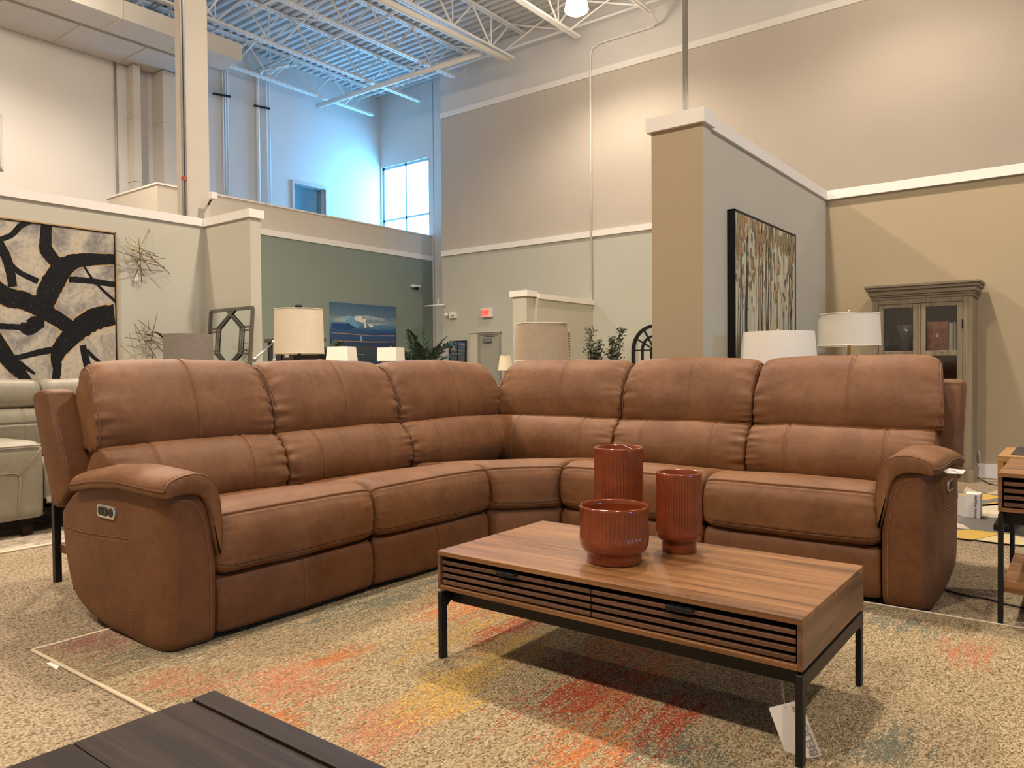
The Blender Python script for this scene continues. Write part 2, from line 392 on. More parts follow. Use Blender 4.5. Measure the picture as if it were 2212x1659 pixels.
# ducts over the mezzanine
def duct(name, x0, x1, y0, y1, z0, z1, label, seams='y', mat=None):
    t_ = thing(name, ((x0+x1)/2, (y0+y1)/2, z0), label, 'duct')
    MB().box(x0, x1, y0, y1, z0, z1).build('duct_body', mat or CREAM, t_)
    sm = MB(); g = .012
    if seams == 'y':
        y = y1-1.4
        while y > y0: sm.box(x0-g, x1+g, y, y+.02, z0-g, z1+g); y -= 1.5
    else:
        z = z0+.8
        while z < z1: sm.box(x0-g, x1+g, y0-g, y1+g, z, z+.02); z += 1.6
    sm.build('seam_flange', mat or CREAM, t_)
    return t_
xb = -16.6
e = atx(523, 132, xb); et = atx(523, 96, xb)
DUCTM = plain('duct_paint', (.60, .56, .50), .55, var=.03)
duct('air_duct', xb-.9, xb, 2.0, e.y, e.z, et.z, 'large cream rectangular duct crossing behind the white column', mat=DUCTM)
zd_ = atx(380, 124, xb-1.3).z
duct('air_duct', XL+.05, xb-1.3, 2.0, e.y-.3, zd_, zd_+.3, 'wide cream duct running low along the upper left wall', mat=DUCTM)
for a, b, dp, lab in ((327, 385, .55, 'broad square duct dropping behind the column to the parapet'), (272, 303, .35, 'narrow square duct dropping down the upper left wall')):
    y0 = atx(a+16, 300, XL+.3).y; y1 = atx(b, 300, XL+.3).y
    duct('duct_riser', XL+.02, XL+dp, y0, y1, 5.0, zd_-.02, lab, 'z', DUCTM)
def conduit(name, pts, r, label, cat='conduit', group=None, mat=None):
    return tag(MB().tube(pts, r, 8).build(name, mat or STEELW, smooth=True), label, cat, group)
yy = atx(258, 420, XL+.05).y
conduit('wall_conduit', [(XL+.04, yy-.05, 5.0), (XL+.04, yy-.05, zd_)], .025, 'lone thin conduit left of the narrow duct riser', mat=GALV)
for k, px in enumerate((483, 488, 493)):
    yy = atx(px, 300, XL+.05).y
    conduit('wall_conduit', [(XL+.04, yy, 5.0), (XL+.04, yy, atx(px, 160, XL).z), (XL+.25, yy-.1, atx(px, 160, XL).z+.25)], .022, ['left', 'middle', 'right'][k]+' one of three thin conduits right of the white column', group='three upper wall conduits')
for k, (px, r) in enumerate(((557, .05), (576, .025), (582, .025))):
    yy = atx(px, 300, XL+.05).y; zt = atx(px, 172, XL).z
    conduit('wall_conduit', [(XL+.06, yy, 5.0), (XL+.06, yy, zt), (XL+.08, yy+.04, zt+.12), (XL+.2, yy+.12, zt+.25), (XL+1.0, yy+.4, zt+.3)], r,
            ['fat pipe on the blue lit wall nearest the column', 'thin pipe beside the fat pipe on the blue lit wall', 'thin pipe farthest from the column on the blue lit wall'][k], 'pipe', 'pipes on the blue lit wall')
for k, (a, b, py) in enumerate(((460, 498, 205), (549, 583, 231))):
    p0, p1 = atx(a, py-3, XL+.1), atx(b, py+4, XL+.1)
    tag(MB().bar(p0, p1, .05).build('strut_channel', BLACKM), ['dark strut clamping the three thin conduits', 'dark strut clamping the pipes on the blue lit wall'][k], 'bracket')

# roof joists
def joist(x, y0, y1, label, tube=False):
    t_ = thing('ceiling_joist', (x, (y0+y1)/2, 9.35), label, 'roof joist', 'open web roof joists')
    zb, zt = 9.38, ZC-.06
    tc = MB().box(x-.075, x-.015, y0, y1+.5, zt, zt+.05).box(x+.015, x+.075, y0, y1+.5, zt, zt+.05); tc.build('top_chord', STEELW, t_)
    bc = MB().box(x-.075, x-.012, y0, y1, zb-.035, zb+.02).box(x+.012, x+.075, y0, y1, zb-.035, zb+.02); bc.build('bottom_chord', STEELW, t_)
    wb = MB(); pitch = 1.5; y = y1-.9
    while y > y0+pitch:
        wb.tube([(x, y, zb), (x, y+pitch*.5, zt)], .026, 6).tube([(x, y, zb), (x, y-pitch*.5, zt)], .026, 6).tube([(x, y, zb), (x, y, zt)], .02, 6); y -= pitch
    wb.build('web_bars', STEELW, t_)
jx_ = [-18.8, -16.7, -14.55, -12.45, -10.36, -8.3, -6.2, -4.1, -2.0]
ordn = ['over the blue recess, against the far left wall', 'over the blue recess, second from the far left wall', 'first joist right of the recess corner', 'second joist right of the recess corner', 'joist just left of the glowing ceiling lamp', 'joist just right of the glowing ceiling lamp', 'third joist right of the recess corner, past the lamp', 'joist above the right display bay', 'rightmost joist above the right display bay']
for i, x in enumerate(jx_[:6]):
    joist(x, 1.0, 17.2 if i < 2 else 16.42, 'white open web roof joist '+ordn[i])
def pipe(pts, r, label, mat=None): return tag(MB().tube(pts, r, 12).build('sprinkler_pipe', mat or STEELW, smooth=True), label, 'pipe', 'pipes under the roof')
pipe([(-19.1, 15.2, 9.2), (-12.62, 15.3, 9.2)], .075, 'thick white main pipe crossing the blue recess ceiling')
pp = pipe([(-12.72, 3.0, 9.2), (-12.52, 12, 9.2), (-12.36, 16.1, 9.2)], .085, 'thick cream pipe running with the joists to a capped end')
for i, (y, x0, x1, z) in enumerate(((13.2, -19.3, -4, 9.75), (11.0, -19.3, -4, 9.75), (8.9, -19.3, -6, 9.75), (16.7, -19, -5.5, 9.8))):
    pipe([(x0, y, z), (x1, y, z)], .035, ['slim bridging pipe second nearest the big wall', 'slim bridging pipe third from the big wall', 'slim bridging pipe fourth from the big wall', 'slim bridging pipe nearest the big wall'][i])
for i, (xa, xb_) in enumerate(((-18.8, -16.7), (-16.7, -14.55), (-14.55, -12.45), (-12.45, -10.36), (-10.36, -8.3))):
    br = thing('ceiling_brace', ((xa+xb_)/2, 16.8, 9.4), ['crossed brace rods between the two recess joists', 'crossed brace rods spanning the recess corner', 'crossed brace rods right of the recess corner', 'crossed brace rods left of the lamp joists', 'crossed brace rods beside the glowing lamp'][i], 'brace', 'crossed brace rods')
    for yy in (16.0, 12.1, 10.0):
        MB().tube([(xa, yy, 9.4), (xb_, yy, 10.15)], .02, 6).tube([(xa, yy, 10.15), (xb_, yy, 9.4)], .02, 6).build('brace_rod', STEELW, br)
for k in range(2):
    p0 = (-19.2, 9.2+.12*k, 9.62); pipe([p0, (-12, 9.2+.12*k, 9.62)], .02, ['dark twin conduit under the deck, nearer one', 'dark twin conduit under the deck, farther one'][k], GALV)
# conduit on big wall
z0 = 2.8; pA = aty(1275, 120, Y1-.05); pB = aty(1410, 55, Y1-.05); pC = aty(1432, 42, Y1-.05)
conduit('wall_conduit', [(pA.x, Y1-.05, z0), (pA.x, Y1-.05, pA.z), (pA.x+.06, Y1-.05, pA.z+.17), (pA.x+.25, Y1-.05, pA.z+.25), (pB.x, Y1-.05, pA.z+.25), (pB.x+.2, Y1-.25, pA.z+.25), (pB.x+.25, Y1-.7, pA.z+.3)], .028, 'tall thin conduit bending near the roof on the big greige wall', mat=STEELW)
pp_ = aty(1481, 220, YPI+.07)
conduit('pillar_conduit', [(pp_.x, YPI+.07, 2.79), (pp_.x, YPI+.07, ZC)], .021, 'grey conduit rising from the pillar cap to the roof', mat=GALV)
# high-bay lamps
def bulbmat():
    m, nt, bs = nodes('glowing_acrylic'); bs.inputs['Base Color'].default_value = (.9, .85, .75, 1)
    bs.inputs['Emission Color'].default_value = (1, .86, .66, 1); bs.inputs['Emission Strength'].default_value = 12; return m
GLOW = bulbmat()
for i, (x, y) in enumerate(LAMPS):
    l = bpy.data.lights.new('high_bay_bulb', 'SPOT'); l.energy = LAMP_E*LAMP_K[i]; l.color = LAMP_C; l.spot_size = math.radians(158); l.spot_blend = .55; l.shadow_soft_size = .22
    lo = bpy.data.objects.new('high_bay_bulb', l)
    COL.objects.link(lo)
    l2 = bpy.data.lights.new('high_bay_uplight', 'POINT'); l2.energy = LAMP_E*(.05 if y > 14 else .09); l2.color = LAMP_C; l2.shadow_soft_size = .25
    lo2 = bpy.data.objects.new('high_bay_uplight', l2); COL.objects.link(lo2)
    t_ = thing('ceiling_lamp', (x, y, LAMP_Z), 'bell shaped high-bay lamp '+['glowing over the big wall at top', 'above the right display bay, out by the big wall', 'beyond the right display bay', 'over the mezzanine edge', 'behind the left display bay', 'over the corner of the brown sofa', 'right of the brown sofa', 'behind the viewpoint, left', 'behind the viewpoint', 'behind the viewpoint, right'][i], 'ceiling lamp', 'high-bay ceiling lamps')
    lo.location = (0, 0, -.24); lo.parent = t_; lo2.location = (0, 0, -.46); lo2.parent = t_
    c = Vector((x, y, LAMP_Z))
    MB().lathe(c, [(.10, .30), (.17, .22), (.23, .10), (.265, -.06), (.25, -.10), (.16, -.15), (.02, -.17)], 32).build('glowing_refractor', GLOW, t_, smooth=True)
    MB().lathe(c, [(.03, .62), (.08, .60), (.12, .50), (.12, .30), (.10, .29)], 24).build('ballast_housing', STEELW, t_, smooth=True)
    MB().tube([c+Vector((0, 0, .6)), c+Vector((0, 0, ZC-LAMP_Z-.02))], .012, 6).build('hanging_stem', STEELW, t_)

# door with its closer, exit sign, emergency light ...
d0, d1 = aty(1035, 720, Y1).x, aty(1081, 720, Y1).x; dz = 2.06
dr = struct('door_1', MB().box(d0+.06, d1-.02, Y1-.03, Y1-.005, 0, dz-.05), paint('door_paint', (.34, .34, .29)))
struct('door_frame', MB().box(d0-.02, d0+.06, Y1-.06, Y1-.002, 0, dz-.051).box(d1-.02, d1+.02, Y1-.06, Y1-.002, 0, dz-.051).box(d0-.02, d1+.02, Y1-.06, Y1-.002, dz-.05, dz), plain('door_frame_paint', (.30, .29, .25), .5), dr)
dx0 = aty(1046, 736, Y1).x
struct('door_closer', MB().box(dx0, dx0+.32, Y1-.1, Y1-.03, dz-.27, dz-.14).bar((dx0+.05, Y1-.07, dz-.075), (dx0+.42, Y1-.08, dz-.075), .02), plain('closer_metal', (.28, .28, .27), .4, .5), dr)
wall('trim_15', aty(1022, 720, Y1).x-.08, d0-.02, Y1-.055, Y1, 0, dz+.05, SAGEL)
wall('trim_16', aty(1022, 720, Y1).x-.08, d1+.06, Y1-.08, Y1, dz+.01, dz+.05, SAGEL)
ex = aty(1049, 676, Y1-.1)
es = thing('exit_sign', ex, 'white exit sign glowing red above the far door', 'sign')
MB().box(ex.x-.17, ex.x+.19, Y1-.11, Y1, ex.z-.12, ex.z+.13).build('sign_housing', STEELW, es, bevel=.01)
MB().box(ex.x-.15, ex.x+.13, Y1-.115, Y1-.112, ex.z-.10, ex.z+.11).build('sign_face', plain('exit_face', (.8, .25, .2), .5, emit=(1, .10, .08), es=.75), es)
text_mesh('exit_letters', 'EXIT', .15, plain('exit_red', (.9, .05, .04), .5, emit=(1, .0, .0), es=.5), es, (ex.x-.01, Y1-.118, ex.z), (1, 0, 0), (0, 0, 1))
em = aty(975, 680, Y1-.1)
el = thing('emergency_light', em, 'white emergency light left of the exit sign', 'emergency light')
MB().box(em.x-.12, em.x+.13, Y1-.09, Y1, em.z-.10, em.z+.07).build('light_body', STEELW, el, bevel=.012)
for s_ in (-1, 1): MB().lathe((em.x+.19*s_ if s_ < 0 else em.x+.05, Y1-.12, em.z+.01), [(.01, -.05), (.05, -.04), (.06, .03), (.03, .05)], 16).build('lamp_head', STEELW, el, smooth=True)
sg = aty(1018, 764, Y1)
fs = thing('fire_extinguisher_sign', sg, 'narrow red and white arrow sign by the far door', 'sign')
MB().box(sg.x-.05, sg.x+.05, Y1-.008, Y1, sg.z-.22, sg.z+.22).build('sign_plate', PAPER, fs)
RED = plain('sign_red', (.45, .03, .03), .5)
q = MB().box(sg.x-.035, sg.x+.035, Y1-.012, Y1-.009, sg.z+.15, sg.z+.19).box(sg.x-.035, sg.x+.035, Y1-.012, Y1-.009, sg.z-.12, sg.z+.11)
q.prism([(sg.x-.035, Y1-.009, sg.z-.12), (sg.x+.035, Y1-.009, sg.z-.12), (sg.x, Y1-.009, sg.z-.19)], (0, -.003, 0)); q.build('red_arrow', RED, fs)
cm = atx(895, 621, XG)
sc_ = thing('security_camera', cm, 'white dome security camera on the green wall', 'security camera')
MB().box(XG, XG+.12, cm.y-.16, cm.y+.16, cm.z-.01, cm.z+.08).build('camera_mount', STEELW, sc_, bevel=.02); MB().lathe((XG+.09, cm.y+.03, cm.z-.06), [(.02, 0), (.07, .02), (.085, .06)], 16).build('camera_dome', BLACKM, sc_, smooth=True)
ra = aty(918, 660, 16.9); rb = aty(960, 658, 16.9)
tag(MB().tube([(ra.x, 16.9, ra.z-.02), (rb.x, 16.9, rb.z)], .025, 8).tube([(rb.x-.25, 16.9, rb.z), (rb.x-.25, 16.9, rb.z+.18)], .015, 6).build('wall_pipe', STEELW, smooth=True), 'short white pipe stub at the corner of the green wall', 'pipe')

# ================================================================== rugs
def seg_mat_rug():
    """beige rug with red, orange, yellow and green streaks running along Y (world coordinates = object coordinates)"""
    m, nt, bs = nodes('streaked_rug'); v = coords(nt)
    vo = N(nt, 'ShaderNodeTexVoronoi'); vo.inputs['Scale'].default_value = 1.0; L(nt, coords(nt, (240, 130, 1)), vo.inputs['Vector'])
    vs_ = N(nt, 'ShaderNodeSeparateColor'); L(nt, vo.outputs['Color'], vs_.inputs[0])
    fib = noisetex(nt, coords(nt, (70, 24, 1)), 1.0, 5, .75); fine = vo.outputs['Distance']
    tone = mathn(nt, 'ADD', mathn(nt, 'MULTIPLY', vs_.outputs[0], .55), mathn(nt, 'MULTIPLY', fib, .55))
    base = ramp(nt, tone, [(.22, (.11, .075, .038)), (.36, (.24, .175, .095)), (.52, (.345, .265, .15)), (.68, (.43, .345, .215)), (.85, (.54, .45, .31))])
    col = base
    blobs = [(-1.82, 2.35, .10, .40, 'r'), (-1.27, 2.02, .17, .38, 'r'), (-1.38, 2.42, .12, .30, 'o'), (-1.67, 2.11, .13, .42, 'y'), (-2.15, 2.50, .22, .34, 'o'), (-1.95, 2.28, .12, .45, 'y'),
             (-2.06, 1.50, .30, .22, 'p'), (-3.00, 1.30, .20, .22, 'm'), (-2.70, 1.52, .16, .30, 'g'), (-2.50, 2.40, .15, .60, 'g'), (-2.12, 1.72, .10, .25, 'o'), (-1.56, 1.47, .14, .25, 'p'),
             (-1.57, 1.68, .15, .22, 'y'), (-.90, 1.84, .18, .18, 'g'), (-.63, 3.30, .22, .18, 'g'), (-1.08, 1.72, .15, .24, 'o'), (-.43, 2.20, .10, .2, 'g'), (-.95, 2.00, .10, .30, 'r'), 
             (-1.20, 2.75, .25, .2, 'y'), (-.3, 1.9, .2, .2, 'p'), (-2.4, 1.28, .16, .12, 'p'), (-1.9, 1.3, .16, .12, 'o'), (-.35, 3.1, .12, .2, 'p'), (-1.16, 2.25, .10, .3, 'o'), (-.6, 1.5, .2, .25, 'p')]
    cc = {'r': (.40, .075, .032), 'o': (.52, .17, .055), 'y': (.52, .33, .09), 'p': (.46, .20, .115), 'm': (.34, .15, .13), 'g': (.15, .165, .125)}
    sep = N(nt, 'ShaderNodeSeparateXYZ'); L(nt, v, sep.inputs[0])
    groups = {}
    for x, y, rx, ry, k in blobs:
        dx = mathn(nt, 'DIVIDE', mathn(nt, 'SUBTRACT', sep.outputs[0], x), rx); dy = mathn(nt, 'DIVIDE', mathn(nt, 'SUBTRACT', sep.outputs[1], y), ry)
        d2 = mathn(nt, 'ADD', mathn(nt, 'MULTIPLY', dx, dx), mathn(nt, 'MULTIPLY', dy, dy))
        g = mathn(nt, 'EXPONENT', mathn(nt, 'MULTIPLY', d2, -1.0))
        groups[k] = g if k not in groups else mathn(nt, 'ADD', groups[k], g)
    for i, k in enumerate(['m', 'g', 'y', 'p', 'o', 'r']):
        off = mathn(nt, 'ADD', mathn(nt, 'MULTIPLY', noisetex(nt, coords(nt, (12, 2.4, 1), loc=(i*7.3, i*3.1, 0)), 1.5, 6, .7, .2), .54), mathn(nt, 'MULTIPLY', noisetex(nt, coords(nt, (75, 3.6, 1), loc=(i*2.3, i*5.1, 0)), 1.0, 3, .65), .46))
        a = mathn(nt, 'ADD', off, mathn(nt, 'MULTIPLY', groups[k], .215))
        pr = mathn(nt, 'MULTIPLY', mathn(nt, 'SUBTRACT', a, .585 if k != 'g' else .575), 6.5, clamp=True)
        sel = mathn(nt, 'MULTIPLY', mathn(nt, 'SUBTRACT', mathn(nt, 'ADD', mathn(nt, 'MULTIPLY', pr, .95), 0.0), vs_.outputs[1 if i % 2 else 2]), 5, clamp=True)
        shade = mix(nt, vs_.outputs[2 if i % 2 else 1], tuple(x*.62 for x in cc[k]), tuple(min(1, x*1.28) for x in cc[k]))
        col = mix(nt, mathn(nt, 'MULTIPLY', sel, .92), col, shade)
    dkn = noisetex(nt, coords(nt, (85, 40, 1), loc=(3, 9, 0)), 1.0, 2, .6)
    dk_ = mathn(nt, 'MULTIPLY', mathn(nt, 'SUBTRACT', .37, dkn), 14, clamp=True)
    col = mix(nt, mathn(nt, 'MULTIPLY', dk_, .8), col, (.055, .045, .03))
    L(nt, col, bs.inputs['Base Color']); bs.inputs['Roughness'].default_value = .95; bs.inputs['Specular IOR Level'].default_value = .1
    bump(nt, bs, mathn(nt, 'SUBTRACT', fib, fine), 1.0, .006)
    return m
def slab(mb, poly, z1): return mb.prism([(x, y, 0.0005) for x, y in poly], (0, 0, z1))
rug = thing('area_rug', (0, 0, 0), 'large beige rug with red, yellow and green streaks under the coffee table', 'rug')
slab(MB(), [(-3.1, 1.13), (.35, 1.16), (.35, 3.52), (-3.1, 3.50)], .009).build('pile', seg_mat_rug(), rug)
bd = MB()
for a, b in (((-3.1, 1.13), (.35, 1.16)), ((.35, 1.16), (.35, 3.52)), ((.35, 3.52), (-3.1, 3.5)), ((-3.1, 3.5), (-3.1, 1.13))): bd.tube([(a[0], a[1], .006), (b[0], b[1], .006)], .0065, 8)
bd.build('bound_edge', plain('rug_binding', (.66, .56, .40), .9), rug, smooth=True)
p = atz(116, 1438, .003)
MB().prism([atz(100, 1433, .0015), atz(112, 1430, .0015), atz(131, 1438, .0015), atz(122, 1447, .0015)], (0, 0, .001)).build('care_label', PAPER, rug)
# mottled rug below the putty sofa
def mottled(name, cols, sc=30):
    m, nt, bs = nodes(name); v = coords(nt)
    a = mathn(nt, 'MULTIPLY_ADD', noisetex(nt, v, 4, 4, .7), .5, mathn(nt, 'MULTIPLY', noisetex(nt, v, sc, 3, .7), .5))
    L(nt, ramp(nt, a, [(.38, cols[0]), (.5, cols[1]), (.62, cols[2])]), bs.inputs['Base Color']); bs.inputs['Roughness'].default_value = .95
    bump(nt, bs, a, .8, .005); return m
r2 = thing('area_rug', (-6.6, 1.5, 0), 'faded grey and cream rug under the putty sofa', 'rug')
slab(MB(), [(-8.2, .3), (-4.93, .3), (-4.93, 2.9), (-8.2, 2.9)], .009).build('pile', mottled('faded_rug', [(.20, .16, .12), (.42, .35, .26), (.62, .55, .44)]), r2)
MB().tube([(-4.93, .3, .006), (-4.93, 2.9, .006)], .007, 8).build('bound_edge', MATS['rug_binding'], r2, smooth=True)
# geometric yellow/grey rug on the right
r3 = thing('geometric_rug', (.4, 6.1, 0), 'yellow, grey and cream geometric rug beyond the right sofa arm', 'rug')
slab(MB(), [(-1.1, 5.14), (2.0, 5.17), (2.0, 7.12), (-1.1, 7.12)], .009).build('pile', plain('rug_grey', (.16, .155, .14), .95, bmp=.6, bs_=300), r3)
def patch(c, pxs, nm):
    MB().prism([atz(x, y, .0105) for x, y in pxs], (0, 0, .0006)).build(nm, c, r3)
YEL = plain('rug_yellow', (.55, .36, .08), .95, bmp=.6, bs_=300); CRM = plain('rug_cream', (.60, .54, .42), .95, bmp=.6, bs_=300); BGE = plain('rug_beige', (.46, .38, .29), .95, bmp=.6, bs_=300); PYL = plain('rug_pale_yellow', (.60, .50, .26), .95, bmp=.6, bs_=300)
patch(BGE, [(2087, 1051), (2110, 1062), (2118, 1064), (2080, 1064)], 'beige_patch')
patch(YEL, [(2070, 1066), (2122, 1066), (2152, 1071), (2165, 1075), (2121, 1081), (2070, 1074)], 'yellow_patch')
patch(BGE, [(2130, 1066), (2156, 1059), (2158, 1066), (2152, 1069)], 'beige_patch')
patch(YEL, [(2121, 1089), (2150, 1085), (2180, 1090), (2121, 1094)], 'yellow_patch')
patch(CRM, [(2121, 1090), (2180, 1085), (2200, 1122), (2172, 1120), (2118, 1117)], 'cream_patch')
patch(CRM, [(2060, 1128), (2080, 1133), (2097, 1144), (2060, 1140)], 'cream_patch')
patch(YEL, [(2060, 1146), (2095, 1143), (2166, 1152), (2120, 1163), (2100, 1166), (2060, 1161)], 'yellow_patch')
patch(PYL, [(2172, 1152), (2205, 1160), (2240, 1172), (2240, 1180), (2160, 1173), (2110, 1166)], 'pale_patch')

# ================================================================== cushions
def catmull(pts, n):
    m = len(pts); out = []
    for i in range(m):
        p0, p1, p2, p3 = [Vector(pts[(i+k-1) % m]) for k in range(4)]
        for j in range(n):
            t = j/n
            out.append(.5*((2*p1)+(p2-p0)*t+(2*p0-5*p1+4*p2-p3)*t*t+(3*p1-3*p2+p3-p0)*t**3))
    return out
class Prof:
    def __init__(s, pts, n=7):
        s.p = catmull(pts, n); s.n = len(s.p)
        s.L = [0.0]
        for i in range(s.n): s.L.append(s.L[-1]+(s.p[(i+1) % s.n]-s.p[i]).length)
        area_ = sum(s.p[i].x*s.p[(i+1) % s.n].y-s.p[(i+1) % s.n].x*s.p[i].y for i in range(s.n))
        sg = 1 if area_ > 0 else -1
        s.nm = []
        for i in range(s.n):
            d = (s.p[(i+1) % s.n]-s.p[i-1]).normalized(); s.nm.append(Vector((d.y, -d.x))*sg)
    def at(s, t):
        t = t % s.n; i = int(t); f = t-i; j = (i+1) % s.n
        return s.p[i].lerp(s.p[j], f), s.nm[i].lerp(s.nm[j], f).normalized()
    def near(s, v, z):
        return min(range(s.n), key=lambda i: (s.p[i]-Vector((v, z))).length)
def cushion(name, frame, u0, u1, pts, parent, mat, rend=.09, rr=.045, puff=.010, stitch_u=(), seam_pt=(), seed=0, wr=.004, stitch_rows=(0,), vis=None, n=7, thr=None, dz=None, low=.004, endw=1.0, seam_groove=.004):
    pf = Prof(pts, n); Wd = u1-u0
    seam_t = [pf.near(*q) for q in seam_pt]
    def S(u, t):
        p, nm = pf.at(t)
        d = max(0.0, min(u-u0, u1-u)); q = min(1, d/rend); k = math.sqrt(max(0, 1-(1-q)**2))
        off = -rr*(1-k)+puff*math.sin(PI*min(1, max(0, (u-u0)/Wd)))**.6
        for us in stitch_u: off -= seam_groove*math.exp(-((u-us)/.0065)**2)-.0025*math.exp(-((abs(u-us)-.018)/.012)**2)
        for ts in seam_t:
            dd = abs(t-ts)
            if dd < 4:
                dl = dd*(pf.L[-1]/pf.n); off -= seam_groove*1.2*math.exp(-(dl/.008)**2)-.002*math.exp(-((dl-.02)/.012)**2)
        w = p+nm*off
        # wrinkles: low swell, puckers near the ends
        P3 = Vector((u*5+seed*3.1, p.x*5, p.y*5))
        off2 = low*noise.noise(P3)
        e = math.exp(-d/.055)*endw
        off2 += wr*1.6*e*noise.noise(Vector((u*7+seed, t*.55, seed*1.7)))
        off2 += wr*.7*noise.ridged_multi_fractal(Vector((u*6+seed*2.3+p.y*2, p.y*3.5+u*1.5, seed)), .8, 2.0, 2, .9, 2.0)*.5*(0.25+.75*math.exp(-d/.16)) - wr*.3
        w = w+nm*off2
        z = w.y+(dz(u) if dz else 0)
        return frame(u, w.x, z)
    us = set()
    nb = max(12, int(Wd/.028))
    for i in range(nb+1): us.add(round(u0+Wd*i/nb, 5))
    for i in range(11):
        a = rend*(1-math.cos(PI/2*i/10)); us.add(round(u0+a, 5)); us.add(round(u1-a, 5))
    for x in stitch_u:
        for q in (-.02, -.012, -.006, 0, .006, .012, .02): us.add(round(x+q, 5))
    us = sorted(us); us = [x for i, x in enumerate(us) if i == 0 or x-us[i-1] > .0012]
    ts = list(range(pf.n)); ex_ = set(ts)
    for s_ in seam_t:
        for q in (-1.5, -1, -.5, -.25, .25, .5, 1, 1.5): ex_.add((s_+q) % pf.n)
    ts = sorted(ex_); nt_ = len(ts)
    vs = [S(u, t) for u in us for t in ts]; fs_ = []
    for i in range(len(us)-1):
        for j in range(nt_): fs_.append((i*nt_+j, i*nt_+(j+1) % nt_, (i+1)*nt_+(j+1) % nt_, (i+1)*nt_+j))
    fs_.append(tuple(range(nt_))); fs_.append(tuple((len(us)-1)*nt_+j for j in range(nt_)))
    o = MB().add(vs, fs_).build(name, mat, parent, smooth=True)
    # stitches
    st = MB()
    def run(pts_):
        acc = 0; last = pts_[0]; pen = []
        for q in pts_[1:]:
            d = q-last; l = d.length
            while acc+l >= .0088:
                f = (.0088-acc)/l; last = last+d*f; pen.append((last.copy(), d.normalized())); d = q-last; l = d.length; acc = 0
            acc += l; last = q
        for c_, d_ in pen: st.bar(c_-d_*.0028, c_+d_*.0028, .0017, .0017)
    def out(u, t, h=.0012):
        a = S(u, t); p_, nm = pf.at(t); b = frame(u, p_.x+nm.x*.01, p_.y+nm.y*.01)-frame(u, p_.x, p_.y); return a+b.normalized()*h
    if thr is not None:
        tr = vis if vis else (0, pf.n)
        for x in stitch_u:
            for rw in stitch_rows:
                run([out(x+rw, tr[0]+(tr[1]-tr[0])*i/80) for i in range(81)])
        for s_ in seam_t:
            run([out(u0+.02+(Wd-.04)*i/120, s_+.7) for i in range(121)])
        if st.v: st.build('seam_stitching', thr, o)
    return o, S, pf

sofa = thing('sectional_sofa', (-2.6, 3.0, 0), 'cognac leather L-shaped reclining sectional sofa', 'sofa')
XF, YF = -2.62, 3.50
FL = lambda u, v, z: Vector((XF-v, u, z))
FR = lambda u, v, z: Vector((u, YF+v, z))
MW = Vector((-2.485, 3.36, 0)); dW = Vector((-.7071, .7071, 0)); aW = Vector((.694, .720, 0))
def FW(u, v, z):
    hw = .194+max(-.02, min(v, .66)); return MW+dW*v+aW*(u*hw/.194)+Vector((0, 0, z))
SEAT = [(.02, .262), (-.010, .285), (-.022, .34), (-.020, .40), (-.004, .450), (.035, .490), (.11, .508), (.24, .498), (.42, .470), (.64, .435), (.70, .37), (.62, .27), (.35, .25), (.10, .25)]
FOOT = [(.015, .035), (.0, .06), (-.006, .13), (.0, .21), (.02, .243), (.06, .25), (.10, .20), (.10, .08), (.06, .03)]
LUMB = [(.62, .40), (.575, .46), (.562, .53), (.578, .60), (.615, .665), (.670, .706), (.74, .70), (.82, .62), (.84, .50), (.76, .40)]
HEAD = [(.745, .688), (.700, .705), (.684, .755), (.692, .84), (.727, .935), (.775, 1.022), (.850, 1.076), (.935, 1.070), (.99, 1.01), (1.01, .90), (.99, .78), (.92, .695), (.82, .685)]
VS = Prof(SEAT); 
def hcrown(u0, u1, Rc=.085):
    def g(u):
        d = max(0, min(u-u0, u1-u)); q = max(0, Rc-d); return -.010*abs((2*u-u0-u1)/(u1-u0))**3-.62*(Rc-math.sqrt(max(0, Rc*Rc-q*q)))
    return g
def hmap(fr_, a, b):
    g = hcrown(a, b)
    def f(u, v, z):
        k = max(0, min(1, (v-.70)/.28))*.050
        if a < 1.48 and a > 1.4: u2 = u+k*max(0, 1-(u-a)/.25)
        elif b > -.6 and b < 0: u2 = u-k*max(0, 1-(b-u)/.25)
        else: u2 = u
        return fr_(u2, v, z+g(u)*max(0, min(1, (z-.84)/.16))**1.2)
    return f
seats = [(FL, 1.585, 2.372, 1), (FL, 2.378, 3.212, 2), (FR, -2.347, -1.515, 3), (FR, -1.509, -.712, 4)]
for fr_, a, b, sd in seats:
    cushion('seat_cushion', fr_, a, b, SEAT, sofa, LEATHER, rend=.055, rr=.032, puff=.012, seam_pt=[(.015, .476), (-.012, .292)], seed=sd, wr=.0035, thr=THREAD, endw=1.2)
    cushion('footrest_panel', fr_, a, b, FOOT, sofa, LEATHER_SHADED, rend=.03, rr=.018, puff=.006, stitch_u=[(a+b)/2], seed=sd+20, wr=.0015, thr=THREAD, vis=(2, 30), stitch_rows=(.006,), seam_groove=.002)
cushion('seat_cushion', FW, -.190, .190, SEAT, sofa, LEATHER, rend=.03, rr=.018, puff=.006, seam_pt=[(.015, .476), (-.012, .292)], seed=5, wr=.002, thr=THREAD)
cushion('front_panel', FW, -.190, .190, FOOT, sofa, LEATHER_SHADED, rend=.02, rr=.012, puff=.004, seed=25, wr=.001)
backs = [(FL, 1.462, 2.330, 1), (FL, 2.335, 3.205, 2), (FL, 3.210, 4.215, 3), (FR, -3.345, -2.352, 4), (FR, -2.346, -1.516, 5), (FR, -1.510, -.570, 6)]
